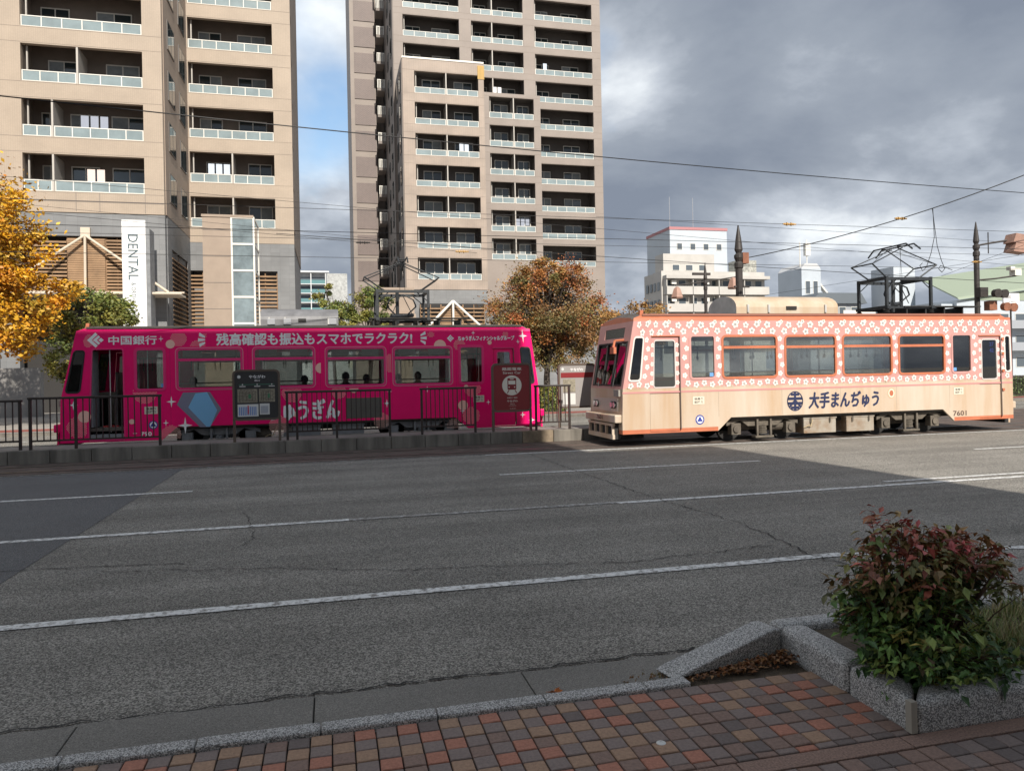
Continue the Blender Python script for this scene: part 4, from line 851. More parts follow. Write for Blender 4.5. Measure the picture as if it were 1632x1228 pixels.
PAPER = mat('paper', (0.62, 0.62, 0.60), 0.7); MAPP = mat('map_paper', (0.36, 0.32, 0.24), 0.7, var=0.5, vscale=22); BLUEQ = mat('chart_blue', (0.12, 0.22, 0.50), 0.7); REDQ = mat('chart_red', (0.55, 0.05, 0.05), 0.7); SIGNW = mat('sign_white', (0.72, 0.68, 0.60), 0.5)
def board(x0, x1, y, z0, z1, label, facem):
    T = thing('stop_sign_board', label, 'sign', ((x0 + x1) / 2, y, 0.31))
    b = MB(); o = rrect(x0, x1, z0, z1, 0.09)
    b.prism([(p[0], y - 0.03, p[1]) for p in o], (0, 0.06, 0)); f = b.build('panel', facem, T)
    b = MB(); ring(b, x0 - 0.035, x1 + 0.035, z0 - 0.03, z1 + 0.035, 0.05, 0.08, y - 0.045, y + 0.045); b.build('frame', SGB, T)
    for x in (x0 - 0.008, x1 + 0.008): b = MB(); b.box(x - 0.03, x + 0.03, y - 0.03, y + 0.03, 0.31, z0 + 0.05); b.build('leg', SGB, T)
    return T
ib = board(-2.28, -1.24, YF, 0.86, 2.04, 'dark stop information board with maps and timetables', SGD); yb = YF - 0.034
text('やながわ', -1.93, -1.55, 1.86, 1.94, yb, WHITE, ib, bold=0.01); text('柳川', -1.80, -1.68, 1.78, 1.83, yb, WHITE, ib); b = MB(); b.disc(-2.16, yb, 1.90, 0.04, 16); b.build('stop_badge', PAPER, ib, fix=False)
for x in (-2.08, -1.74, -1.40): b = MB(); b.box(x - 0.07, x + 0.07, yb - 0.001, yb + 0.001, 1.655, 1.675); b.disc(x, yb - 0.001, 1.71, 0.016, 10); b.build('stop_mark', PAPER, ib)
b = MB(); b.box(-2.16, -1.34, yb - 0.0006, yb + 0.001, 1.705, 1.715); b.build('route_line', mat('line_green', (0.05, 0.25, 0.16), 0.5), ib)
for i, (a, c, d, e, m_) in enumerate(((-2.20, -1.74, 1.27, 1.60, MAPP), (-1.70, -1.33, 1.28, 1.60, MAPP), (-2.20, -1.72, 0.93, 1.23, PAPER), (-1.69, -1.46, 0.97, 1.24, PAPER))):
    b = MB(); b.box(a, c, yb - 0.006, yb + 0.002, d, e); po = b.build('poster', m_, ib)
    if i < 2:
        b = MB()
        for k in range(9): zz_ = d + 0.03 + k * (e - d - 0.06) / 8; b.box(a + 0.03, c - 0.03 - random.random() * 0.1, yb - 0.008, yb - 0.006, zz_, zz_ + 0.007)
        for k in range(6): xx = a + 0.05 + k * (c - a - 0.1) / 5; b.box(xx, xx + 0.006, yb - 0.0085, yb - 0.0065, d + 0.03, e - 0.06)
        b.build('map_lines', DARK, po); b = MB(); b.box(a + (c - a) * 0.55, a + (c - a) * 0.68, yb - 0.009, yb - 0.0062, d + 0.10, d + 0.2); b.build('map_park', mat('map_green', (0.06, 0.2, 0.1), 0.7), po)
    else:
        b = MB()
        for k in range(10): xx = a + 0.03 + k * (c - a - 0.06) / 10; b.box(xx, xx + (c - a) * 0.05, yb - 0.008, yb - 0.006, d + 0.03, e - 0.06)
        b.build('timetable_columns', BLUEQ if i == 2 else mat('chart_grey', (0.3, 0.32, 0.38), 0.7), po)
        if i == 2: b = MB(); b.box(a + 0.23, a + 0.255, yb - 0.0095, yb - 0.0065, d + 0.06, e - 0.03); b.build('timetable_mark', REDQ, po)
rb = board(4.17, 5.18, YF, 0.86, 2.09, 'maroon streetcar sign with round white tram symbol', MAR)
text('路面電車', 4.42, 4.95, 1.93, 2.01, yb, SIGNW, rb, bold=0.012); text('Street Car', 4.44, 4.93, 1.84, 1.90, yb, SIGNW, rb, bold=0.006)
b = MB(); b.disc(4.68, yb, 1.535, 0.265, 32); ic = b.build('symbol_disc', SIGNW, rb, fix=False); y_ = yb - 0.002
b = MB(); b.prism([(p[0], y_, p[1]) for p in rrect(4.56, 4.80, 1.42, 1.73, 0.03)], (0, 0.001, 0)); b.build('symbol_tram', MAR, ic); y_ -= 0.0015
b = MB(); b.box(4.585, 4.775, y_, y_ + 0.001, 1.56, 1.66); b.box(4.63, 4.73, y_, y_ + 0.001, 1.69, 1.71); b.disc(4.605, y_, 1.49, 0.018, 10); b.disc(4.755, y_, 1.49, 0.018, 10); b.build('symbol_cutout', SIGNW, ic)
b = MB()
for s_ in (-1, 1): b.prism([(4.68 + s_ * 0.07, y_, 1.41), (4.68 + s_ * 0.095, y_, 1.41), (4.68 + s_ * 0.145, y_, 1.33), (4.68 + s_ * 0.115, y_, 1.33)], (0, 0.001, 0))
b.build('symbol_track', MAR, ic)
text('H03 / S03', 4.55, 4.82, 1.19, 1.225, yb, SIGNW, rb, bold=0.01); text('やながわ', 4.54, 4.83, 1.09, 1.15, yb, SIGNW, rb, bold=0.012); text('柳川', 4.63, 4.74, 1.02, 1.06, yb, SIGNW, rb); text('Yanagawa', 4.58, 4.79, 0.985, 1.005, yb, SIGNW, rb); text('岡山電気軌道', 4.62, 4.78, 0.91, 0.93, yb, SIGNW, rb)
nb = board(6.20, 7.24, 19.75, 0.88, 2.06, 'stop name board half hidden behind the blossom tram front', mat('board_grey', (0.30, 0.28, 0.27), 0.5)); y_ = 19.75 - 0.034
b = MB(); b.box(6.24, 7.2, y_ - 0.002, y_ + 0.001, 1.70, 1.84); b.build('name_band', MAR, nb); text('やながわ', 6.52, 6.9, 1.88, 1.97, y_, WHITE, nb, bold=0.012); b = MB(); b.disc(6.30, y_, 1.94, 0.04, 14); b.build('stop_badge', PAPER, nb, fix=False)
b = MB(); b.box(6.30, 6.66, y_ - 0.004, y_ + 0.001, 1.30, 1.66); b.build('poster', MAPP, nb); b = MB(); b.box(6.30, 6.66, y_ - 0.004, y_ + 0.001, 0.95, 1.26); b.build('poster', PAPER, nb)

# ------------------------------------------------------------------ buildings
BEIGE = tile_mat('beige_tile', (0.43, 0.345, 0.265), (0.40, 0.32, 0.245), (0.34, 0.28, 0.22), 0.11, 0.055, 0.008, stain=0.10)
BEIGE_SHADE = mat('recess_beige_shade', (0.24, 0.20, 0.17), 0.8, var=0.2, vscale=1); BEIGED = mat('beige_plain', (0.36, 0.285, 0.225), 0.75, var=0.15, vscale=1)  # recess colour set darker than the facade to deepen the balcony shade
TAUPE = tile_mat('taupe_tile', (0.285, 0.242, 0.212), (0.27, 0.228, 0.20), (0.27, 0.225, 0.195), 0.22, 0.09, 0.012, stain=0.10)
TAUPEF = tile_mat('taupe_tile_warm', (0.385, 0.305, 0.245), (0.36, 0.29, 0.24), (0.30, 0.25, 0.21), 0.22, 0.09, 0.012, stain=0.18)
TAUPE_SHADE = mat('recess_taupe_shade', (0.125, 0.11, 0.10), 0.8, var=0.2, vscale=1); TAUPED = mat('taupe_plain', (0.235, 0.205, 0.185), 0.8, var=0.15, vscale=1)  # tower recess colour likewise has balcony shade mixed in
BRICK = tile_mat('dark_brick', (0.165, 0.125, 0.115), (0.145, 0.112, 0.105), (0.24, 0.20, 0.18), 0.3, 0.12, 0.012, stain=0.1, offset=0.5)
STONE = tile_mat('grey_stone', (0.215, 0.22, 0.225), (0.19, 0.195, 0.20), (0.15, 0.15, 0.155), 0.6, 0.3, 0.006, stain=0.18)
WFR = mat('white_frame', (0.74, 0.72, 0.66), 0.5); FROST = mat('frosted_glass', (0.27, 0.335, 0.35), 0.18, var=0.25, vscale=0.8, spec=0.7)
WGL = mat('window_glass', (0.035, 0.05, 0.055), 0.06, spec=0.9); CURT = mat('curtain', (0.30, 0.33, 0.34), 0.8, var=0.3, vscale=2); CEIL = mat('balcony_ceiling', (0.26, 0.23, 0.20), 0.85)
TIMB = mat('pale_beam', (0.58, 0.50, 0.40), 0.6); LOUV = mat('louver_wood', (0.36, 0.225, 0.125), 0.65, var=0.35, vscale=1.2); VOID_SHADE = mat('recess_shade', (0.035, 0.033, 0.032), 0.9); PIPE = mat('drain_pipe', (0.45, 0.42, 0.38), 0.5); OLIVE = mat('lattice_yellow', (0.55, 0.36, 0.12), 0.7)
rb_ = random.Random(11)
def wing(T, x0, x1, yf, yb, z0, z1, bays, floors, oh, wm_, bm_, depth=1.7, rh=0.62, pane_w=0.95, name='wall'):
    holes = [(a, c, f, f + oh) for (a, c, *_) in bays for f in floors]
    b = MB(); gridwall(b, x0, x1, z0, z1, yf, yf + 0.30, holes)
    b.build(name, wm_, T)
    jm = mat('joint_dark', (0.22, 0.185, 0.155), 0.9)  # panel joints, a darker tone than the tiles
    for f in floors:
        for zj in (f - 0.06, f + oh + 0.06):
            if z0 < zj < z1 - 0.1: q = MB(); q.box(x0 + 0.01, x1 - 0.01, yf - 0.004, yf - 0.0005, zj, zj + 0.022); q.build('joint_line', jm, T)
    b = MB(); b.box(x0 + 0.005, x1 - 0.005, yf + depth, yb, z0, z1 - 0.01)
    zs = [z0] + list(floors)
    for f in floors: b.box(x0 + 0.005, x1 - 0.005, yf + 0.30, yf + depth, f - 0.22, f - 0.01)
    edges = sorted([x0 + 0.005, x1 - 0.005] + [e for a, c, *_ in bays for e in (a - 0.01, c + 0.01)])
    for a, c in zip(edges[::2], edges[1::2]): 
        if c - a > 0.03: b.box(a, c, yf + 0.30, yf + depth, z0, z1 - 0.01)
    b.box(x0 + 0.005, x1 - 0.005, yf + 0.30, yf + depth, floors[-1] + oh + 0.01, z1 - 0.01)
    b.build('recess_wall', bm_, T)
    for (a, c, *opt) in bays:
        for f in floors:
            parts_ = opt[0] if opt else []
            pp = parts_(f) if callable(parts_) else parts_
            segs = []; s0 = a
            for p in pp:
                q = MB(); q.box(p - 0.05, p + 0.05, yf + 0.02, yf + depth, f, f + oh); q.build('partition', PIPE, T); segs.append((s0, p - 0.05)); s0 = p + 0.05
            segs.append((s0, c))
            for (u, w) in segs:
                r_ = MB(); r_.box(u + 0.02, w - 0.02, yf + 0.06, yf + 0.11, f + rh - 0.05, f + rh); r_.box(u + 0.02, w - 0.02, yf + 0.06, yf + 0.10, f + 0.01, f + 0.05)
                n = max(1, round((w - u) / pane_w)); dx = (w - u - 0.04) / n
                for k in range(n + 1): xx = min(max(u + 0.02 + k * dx, u + 0.045), w - 0.045); r_.box(xx - 0.025, xx + 0.025, yf + 0.061, yf + 0.109, f + 0.05, f + rh - 0.05)
                ro_ = r_.build('balcony_rail', WFR, T)
                for k in range(n):
                    g_ = MB(); g_.box(u + 0.05 + k * dx, u + (k + 1) * dx - 0.01, yf + 0.078, yf + 0.090, f + 0.055, f + rh - 0.055); g_.build('pane', FROST, ro_)
                # sliding doors on the recessed wall
                ww = w - u
                spots = [(u + ww * 0.08, u + ww * 0.08 + min(1.5, ww * 0.34)), (u + ww * 0.55, u + ww * 0.55 + min(1.9, ww * 0.40))] if ww > 3.4 else [(u + ww * 0.30, u + ww * 0.30 + min(1.8, ww * 0.6))]
                for (p, q) in spots:
                    fr_ = MB(); yy = yf + depth; h_ = min(1.85, oh - 0.22)
                    gridwall(fr_, p, q, f, f + h_, yy - 0.06, yy - 0.005, [(p + 0.06, (p + q) / 2 - 0.03, f + 0.06, f + h_ - 0.07), ((p + q) / 2 + 0.03, q - 0.06, f + 0.06, f + h_ - 0.07)]); wo = fr_.build('window', WFR, T)
                    for i_, (s1, s2) in enumerate(((p + 0.05, (p + q) / 2 - 0.02), ((p + q) / 2 + 0.02, q - 0.05))):
                        g_ = MB(); g_.box(s1, s2, yy - 0.04, yy - 0.02, f + 0.05, f + h_ - 0.06); g_.build('pane', CURT if rb_.random() < 0.3 else WGL, wo)
            q = MB(); q.cyl((a + 0.18, yf + 0.42, f), (a + 0.18, yf + 0.42, f + oh), 0.05, n=6); q.build('drain_pipe', PIPE, T)
            if rb_.random() < 0.22:
                xx = rb_.uniform(a + 0.6, c - 1.6); lc = rb_.choice([(0.75, 0.75, 0.75), (0.55, 0.62, 0.72), (0.7, 0.6, 0.55), (0.3, 0.33, 0.4)])
                for j_ in range(rb_.randint(1, 3)): q = MB(); q.box(xx + j_ * 0.5, xx + j_ * 0.5 + 0.4, yf + 0.45, yf + 0.47, f + 0.55 + rb_.uniform(0, 0.2), f + 1.4); q.build('laundry', mat('laundry_%d%d' % (int(lc[0] * 100), int(lc[2] * 100)), lc, 0.9), T)
            if rb_.random() < 0.6: q = MB(); xx = rb_.uniform(a + 0.5, c - 1.2); q.box(xx, xx + 0.75, yf + depth - 0.4, yf + depth - 0.1, f + 0.02, f + 0.6); q.build('cooling_unit', WFR, T)
# -- left apartment block
LB = thing('apartment_building', 'beige tiled apartment block with grey stone base at the left', 'building', (-12, 50, 0.1))
fl_ = [12.45 + 3.02 * k for k in range(5)]
wing(LB, -30, -9.03, 45.9, 62, 11.3, 30, [(-27.0, -19.2, [-23]), (-16.2, -10.05, lambda f: [-14.7] if f < 16 else ([-13.4] if f < 19 else []))], fl_, 2.06, BEIGE, BEIGE_SHADE)
wing(LB, -9.025, -2.25, 53.6, 66, 11.1, 40, [(-8.92, -3.46, lambda f: [-6.2] if f < 16 else [])], [12.15 + 3.02 * k for k in range(8)], 2.06, BEIGE, BEIGE_SHADE)
b = MB(); b.box(-9.024, -8.98, 46.2, 53.59, 11.36, 40); b.build('side_wall', BEIGED, LB)
for k in range(6):
    for y0 in (47.2, 50.6):
        z0 = 12.3 + 3.02 * k; b = MB(); b.box(-9.015, -8.93, y0, y0 + 1.9, z0, z0 + 1.75); wo = b.build('window', mat('bronze_frame', (0.10, 0.085, 0.075), 0.5), LB)
        for q in (0.08, 1.0): b = MB(); b.box(-8.94, -8.92, y0 + q, y0 + q + 0.82, z0 + 0.08, z0 + 1.67); b.build('pane', WGL, wo)
for zz_ in (11.9,):   # expansion joint
    b = MB(); b.box(-30, -9.04, 45.888, 45.899, zz_, zz_ + 0.03); b.build('joint_line', TAUPED, LB)
for xx in (-16.2, -13.6, -12.4, -10.05): b = MB(); b.box(xx, xx + 0.03, 45.889, 45.8985, 11.36, 12.44); b.build('joint_line', TAUPED, LB)
# stone base with louvre openings
b = MB(); gridwall(b, -30, -9.03, 0.12, 11.29, 45.95, 46.4, [(-17.6, -11.0, 6.8, 10.0), (-17.6, -9.7, 0.12, 6.3)]); b.box(-30, -9.1, 47.6, 62, 0.12, 11.3); b.build('base_wall', STONE, LB)
b = MB(); gridwall(b, -9.02, -2.25, 0.12, 11.09, 53.62, 54.0, [(-9.1, -7.3, 3.2, 9.2), (-5.0, -3.4, 3.2, 9.2), (-7.2, -5.1, 0.12, 4)]); b.box(-9.0, -2.3, 55, 66, 0.12, 11.05); b.build('base_wall', STONE, LB)
b = MB(); gridwall(b, 46.41, 53.61, 0.12, 11.34, -9.06, -8.99, [(47.6, 52.6, 3.6, 9.6)], axis='y'); b.build('side_base', STONE, LB)
b = MB(); b.box(-17.6, -9.7, 47.2, 47.55, 0.12, 6.3); b.box(-17.6, -11.0, 46.9, 47.55, 6.9, 10.05); b.build('shade_backing', VOID_SHADE, LB)  # near-black boxes paint the shade in the entrance and behind the louvres
def louvre(x0, x1, y, z0, z1, step, label=None, axis='x', h=0.085):
    b = MB()
    if axis == 'x':
        for xx in (x0, (x0 + x1) / 2, x1): b.box(xx - 0.03, xx + 0.03, y + 0.10, y + 0.16, z0, z1)
    else:
        for xx in (x0, (x0 + x1) / 2, x1): b.box(y - 0.16, y - 0.10, xx - 0.03, xx + 0.03, z0, z1)
    P_ = b.build('louver_panel', LOUV, LB if axis != 'T' else LB)
    n = int((z1 - z0) / step)
    for k in range(n):
        zz_ = z0 + k * step + 0.03; q = MB()
        if axis == 'x': q.prism([(x0, y, zz_), (x0, y + 0.09, zz_ + 0.05), (x0, y + 0.09, zz_ + h + 0.04), (x0, y, zz_ + h)], (x1 - x0, 0, 0))
        else: q.prism([(y, x0, zz_), (y - 0.09, x0, zz_ + 0.05), (y - 0.09, x0, zz_ + h + 0.04), (y, x0, zz_ + h)], (0, x1 - x0, 0))
        q.build('slat', LOUV, P_)
    return P_
louvre(-17.5, -14.15, 46.05, 6.85, 9.95, 0.21); louvre(-14.1, -12.2, 46.0, 6.85, 9.9, 0.125, h=0.10); louvre(-12.15, -11.05, 46.05, 6.85, 9.95, 0.19)
louvre(-9.05, -7.45, 53.7, 3.3, 9.1, 0.26); louvre(-5.0, -3.45, 53.7, 3.3, 9.1, 0.26); louvre(47.7, 52.5, -8.98, 3.7, 9.5, 0.28, axis='y')
b = MB()   # white tie-rod truss over the entrance
for p, q in (((-13.12, 45.7, 10.0), (-17.0, 44.9, 6.9)), ((-13.12, 45.7, 10.0), (-8.7, 44.9, 6.75)), ((-13.12, 45.7, 10.0), (-13.12, 45.6, 6.7))): b.cyl(p, q, 0.07, n=8)
b.box(-13.36, -12.88, 45.75, 45.94, 9.9, 10.45); b.build('truss', TIMB, LB)
b = MB(); b.box(-18, -8.0, 44.3, 45.94, 6.55, 6.64); b.cyl((-18, 44.25, 6.62), (-7.9, 44.25, 6.62), 0.075, n=8); b.cyl((-18, 45.0, 6.75), (-7.9, 45.0, 6.75), 0.05, n=8); b.build('canopy', TIMB, LB)
for xx in (-9.7, -17): b = MB(); b.box(xx - 0.5, xx + 0.45, 46.0, 46.6, 0.12, 6.44); b.build('pillar', STONE, LB)
# glass lift tower in front
b = MB(); b.box(-7.35, -5.75, 48.0, 51.0, 0.12, 11.7); b.box(-7.4, -4.4, 47.95, 51.05, 11.7, 11.85); b.build('lift_shaft', BEIGED, LB)
for k in range(7): b = MB(); b.box(-7.35, -5.75, 47.985, 47.998, 1.6 * k + 1.3, 1.6 * k + 1.33); b.build('joint_line', TAUPED, LB)
b = MB()
for k in range(8): b.box(-5.74, -4.35, 47.98, 48.08, 0.3 + k * 1.62, 0.42 + k * 1.62); b.box(-4.43, -4.35, 48.08, 50.9, 0.3 + k * 1.62, 0.42 + k * 1.62)
for xx in (-5.74, -4.45): b.box(xx, xx + 0.1, 47.97, 48.09, 0.12, 11.69)
b.box(-4.45, -4.35, 50.8, 50.9, 0.12, 11.69); b.build('lift_frame', WFR, LB)
LG = mat('lift_glass', (0.25, 0.31, 0.335), 0.08, var=0.5, vscale=0.9, spec=0.9)
for k in range(7):
    b = MB(); b.box(-5.64, -4.45, 48.02, 48.035, 0.43 + k * 1.62, 1.91 + k * 1.62); b.build('lift_pane', LG, LB); b = MB(); b.box(-4.405, -4.39, 48.09, 50.8, 0.43 + k * 1.62, 1.91 + k * 1.62); b.build('lift_pane', LG, LB)
b = MB(); b.box(-5.7, -4.5, 50.6, 50.78, 0.12, 11.65); b.box(-5.1, -5.0, 49.2, 49.3, 0.12, 11.65); b.box(-5.6, -4.6, 48.6, 50.0, 5.0, 7.2); b.build('lift_core', BEIGED, LB)
bs = thing('banner_sign', 'tall white vertical sign reading DENTAL on the grey wall', 'sign', (-10.2, 43.9, 4.7))
b = MB(); b.box(-10.78, -9.6, 43.8, 44.05, 4.6, 10.55); b.build('panel', mat('sign_board_white', (0.80, 0.80, 0.80), 0.5), bs); b = MB(); b.box(-9.595, -9.4, 43.82, 44.9, 4.6, 10.1); b.build('side', GREYP, bs)
text('DENTAL', -10.48, -9.98, 7.3, 9.75, 43.794, mat('sign_teal', (0.07, 0.11, 0.13), 0.5), bs, rot=True, bold=0.006); text('& ORTHODONTICS', -10.35, -10.12, 4.9, 7.15, 43.794, MATS['sign_teal'], bs, rot=True)
# -- tower
TB_ = thing('apartment_tower', 'tall taupe residential tower rising beyond the tram stop', 'building', (17, 80, 0.1))
mf = [13.06 + 2.88 * k for k in range(13)]
wing(TB_, 6.84, 28.95, 75.0, 98, 9, 52.5, [(7.78, 13.55), (14.8, 20.35, [17.0]), (21.6, 28.0)], mf, 2.15, TAUPE, TAUPE_SHADE, depth=1.9, rh=0.60, pane_w=1.1)
wing(TB_, 14.86, 21.6, 73.4, 74.98, 9, 30.35, [(16.2, 20.9, [18.75])], [13.4 + 2.88 * k for k in range(6)], 2.15, TAUPE, TAUPE_SHADE, depth=1.4, rh=0.60, pane_w=1.1)
wing(TB_, 7.1, 14.85, 69.5, 74.97, 9.85, 31.5, [(8.2, 14.32, [11.2])], [10.8 + 2.92 * k for k in range(7)], 2.05, TAUPEF, TAUPE_SHADE, depth=1.5, rh=0.58, pane_w=1.2)
b = MB(); b.box(14.25, 14.9, 69.46, 69.49, 30.0, 31.3); lat = b.build('lattice', OLIVE, TB_)
b = MB()
for k in range(5): b.box(14.28 + k * 0.13, 14.31 + k * 0.13, 69.43, 69.46, 30.05, 31.25)
b.build('lattice_bars', mat('lattice_dark', (0.36, 0.24, 0.08), 0.7), lat)
b = MB(); b.box(7.05, 14.86, 69.45, 69.495, 31.5, 31.66); b.build('parapet_cap', WFR, TB_)
# shaded flank and rear wing with brick panels and small balconies
b = MB(); b.box(6.99, 7.09, 69.6, 74.98, 9.9, 31.45); b.box(6.73, 6.835, 75, 98, 9.9, 52.4); b.build('flank_wall', TAUPED, TB_)
for k in range(14):
    z0 = 11.2 + 2.93 * k
    for y0 in (70.5, 73.0, 76.5, 80.0, 86.0):
        if z0 > 30 and y0 < 75: continue
        x_ = 6.99 if y0 < 75 else 6.73
        b = MB(); b.box(x_ - 0.06, x_ - 0.001, y0, y0 + 1.1, z0, z0 + 1.7); b.build('window', WGL, TB_)
b = MB(); b.box(2.86, 5.65, 85, 98, 0.12, 54); b.box(5.65, 6.72, 88.5, 98, 0.12, 54); b.build('rear_wing', TAUPE, TB_)
for k in range(15):
    z0 = 9.6 + 2.93 * k; b = MB(); b.box(3.3, 5.6, 84.93, 84.99, z0, z0 + 2.25); b.build('brick_panel', BRICK, TB_)
    b = MB(); b.box(5.66, 6.5, 82.6, 84.6, z0 + 0.2, z0 + 0.38); b.box(5.66, 6.5, 82.6, 82.68, z0 + 0.38, z0 + 0.5); ba = b.build('side_balcony', TAUPED, TB_)
    b = MB()
    for q in range(6): b.box(5.67 + q * 0.15, 5.74 + q * 0.15, 82.6, 82.65, z0 + 0.5, z0 + 1.35)
    b.box(5.66, 6.5, 82.58, 82.67, z0 + 1.35, z0 + 1.43); b.build('balcony_bars', WFR, ba)
b = MB(); b.box(7.12, 14.8, 69.55, 75, 0.12, 9.84); b.box(14.85, 28.9, 74, 98, 0.12, 8.98); b.build('base_wall', STONE, TB_)
b = MB(); b.box(8.3, 14.4, 69.2, 69.5, 3.5, 8.5); b.build('shade_backing', VOID_SHADE, TB_)  # solid near-black box, painted shade behind the tower louvres
LB_keep = LB; LB = TB_
louvre(8.3, 10.2, 69.0, 3.6, 8.4, 0.36); louvre(10.25, 12.3, 68.97, 3.6, 8.4, 0.22, h=0.16); louvre(12.35, 14.4, 69.0, 3.6, 8.4, 0.36)
LB = LB_keep
b = MB()
for p, q in (((11.3, 68.6, 8.7), (7.8, 67.8, 5.2)), ((11.3, 68.6, 8.7), (14.9, 67.8, 5.2)), ((11.3, 68.6, 8.7), (11.3, 68.6, 3))): b.cyl(p, q, 0.11, n=8)
b.build('truss', WFR, TB_)
b = MB(); b.box(4.3, 7.4, 66, 69.4, 7.3, 9.6); b.box(4.1, 7.5, 65.8, 69.4, 6.6, 7.25); b.cyl((6.2, 66.4, 0.1), (6.2, 66.4, 6.6), 0.35, n=12); b.box(4.4, 7.3, 67.5, 69.3, 0.12, 6.6); b.build('porch', BEIGED, TB_)
# -- distant buildings
WH = mat('white_render', (0.60, 0.61, 0.62), 0.7, var=0.1, vscale=0.3); WHB = mat('blueish_render', (0.50, 0.55, 0.60), 0.7, var=0.1, vscale=0.3); GRS = mat('grey_render', (0.32, 0.34, 0.37), 0.7); CRM = mat('cream_render', (0.52, 0.50, 0.47), 0.7, var=0.15, vscale=0.4)
PKT = mat('pink_trim', (0.42, 0.19, 0.20), 0.7); TEAL = mat('teal_glass', (0.12, 0.24, 0.25), 0.15, spec=0.8); GRNR = mat('green_roof', (0.28, 0.33, 0.25), 0.6); DGR = mat('dark_grey_roof', (0.12, 0.14, 0.16), 0.6); SWIN = mat('small_window', (0.10, 0.12, 0.14), 0.1)
def house_windows(T, x0, x1, y, zs, n, w, h):
    for z in zs:
        for k in range(n):
            xx = x0 + (x1 - x0) * (k + 0.5) / n; b = MB(); b.box(xx - w / 2, xx + w / 2, y - 0.06, y - 0.005, z, z + h); wo = b.build('window', WFR, T)
            b = MB(); b.box(xx - w / 2 + 0.07, xx + w / 2 - 0.07, y - 0.08, y - 0.062, z + 0.07, z + h - 0.07); b.build('pane', SWIN, wo)
WB = thing('office_block', 'white stepped block with pink roof trim beyond the blossom tram', 'building', (59, 108, 0))
b = MB(); b.box(54.7, 65.1, 112, 121, 0, 24.9); b.build('penthouse_wall', WHB, WB); b = MB(); b.box(54.6, 65.2, 111.9, 121.1, 24.9, 25.35); b.build('roof_trim', PKT, WB)
b = MB(); b.box(52.0, 61.0, 109, 111.98, 0, 20.4); b.box(50.2, 68.2, 106, 109, 0, 17.2); b.box(50.25, 68.15, 109, 112.5, 0, 17.1); b.build('wall', CRM, WB)
house_windows(WB, 55.2, 64.8, 112, [21.6], 4, 1.0, 1.1); house_windows(WB, 53, 60, 109, [17.7], 3, 1.3, 1.0)
for f in (5.5, 8.2, 10.9, 13.6):
    for k in range(4):
        x0 = 50.5 + k * 4.45; b = MB(); b.box(x0, x0 + 4.35, 104.7, 105.98, f - 0.15, f); b.box(x0, x0 + 4.35, 104.7, 104.85, f, f + 1.1); b.box(x0, x0 + 0.14, 104.85, 105.98, f, f + 2.4); b.build('balcony', CRM, WB)
    house_windows(WB, 50.8, 68, 106, [f + 0.45], 9, 1.3, 1.75)
    for k in range(3): b = MB(); xx = 51.6 + k * 5.6; b.box(xx, xx + 0.8, 105.3, 105.7, f + 1.5, f + 2.1); b.build('cooling_unit', WFR, WB)
b = MB(); b.box(50.4, 68.3, 104.6, 105.98, 15.9, 16.4); b.build('fascia', CRM, WB)
for y0 in (106.6, 108, 109.4, 110.8):
    for f in (8.2, 10.9, 13.6): b = MB(); b.box(50.13, 50.19, y0, y0 + 0.8, f + 0.6, f + 1.9); b.build('window', SWIN, WB)
b = MB(); b.cyl((56.2, 115, 25.3), (56.2, 115, 31), 0.05, n=5); b.cyl((60.5, 115, 25.3), (60.5, 115, 31), 0.05, n=5); b.build('antenna', GRS, WB)
b = MB(); b.box(65.3, 68.8, 109.2, 112, 17.1, 19.6); b.build('roof_plant', mat('lattice_pale', (0.5, 0.5, 0.45), 0.7, var=0.6, vscale=3), WB)
TH = thing('stair_tower', 'narrow white rooftop stair tower with antennas right of the thick brown pole', 'building', (94, 130, 0))
b = MB(); b.box(92.0, 96.4, 130, 138, 0, 21.6); b.build('wall', WHB, TH); b = MB(); b.prism([(92.0, 130, 21.6), (96.4, 130, 21.6), (95.6, 130, 22.6), (92.8, 130, 22.6)], (0, 8, 0)); b.build('parapet', WH, TH); house_windows(TH, 92.5, 96.0, 130, [16.5], 2, 1.1, 2.6)
b = MB(); b.cyl((92.4, 131, 22), (92.4, 131, 27), 0.12, n=6); b.cyl((94, 131, 22), (94, 131, 27.5), 0.1, n=6); b.box(93.5, 94.6, 130.6, 131.4, 24.3, 26.8); b.build('antenna', WFR, TH)
b = MB(); b.prism([(96.5, 131, 19), (100.5, 131, 14.5), (100.5, 131, 15), (96.5, 131, 19.5)], (0, 1, 0)); b.build('outer_stair', WFR, TH)
GH = thing('house', 'grey hip-roofed house with balcony behind the roof cooler', 'building', (80, 104, 0))
b = MB(); b.box(75.0, 84.6, 104, 114, 0, 12.0); b.build('wall', GRS, GH); b = MB(); b.prism([(74.4, 103.4, 12.0), (85.3, 103.4, 12.0), (84.2, 103.4, 13.7), (76.4, 103.4, 13.7)], (0, 11, 0)); b.build('roof', DGR, GH)
b = MB(); b.box(80.0, 86.0, 102.4, 103.9, 9.6, 9.8); b.box(80.0, 86.0, 102.4, 102.5, 9.8, 10.8); b.build('balcony', WFR, GH); house_windows(GH, 75.4, 84.4, 104, [6.3, 10.0], 4, 1.3, 1.5)
RG = thing('shop_building', 'pale building with green sloping roof at the far right', 'building', (95, 88, 0))
b = MB(); b.box(87.6, 125, 88, 105, 0, 11.0); b.build('wall', WHB, RG); b = MB(); b.prism([(87.4, 87.4, 11.0), (126, 87.4, 15.8), (126, 98, 20), (91, 98, 15)], (0, 0.3, 0.35)); b.prism([(88, 87.9, 11.0), (125, 87.9, 11.0), (125, 87.9, 15.6)], (0, 0.4, 0)); b.build('roof', GRNR, RG)
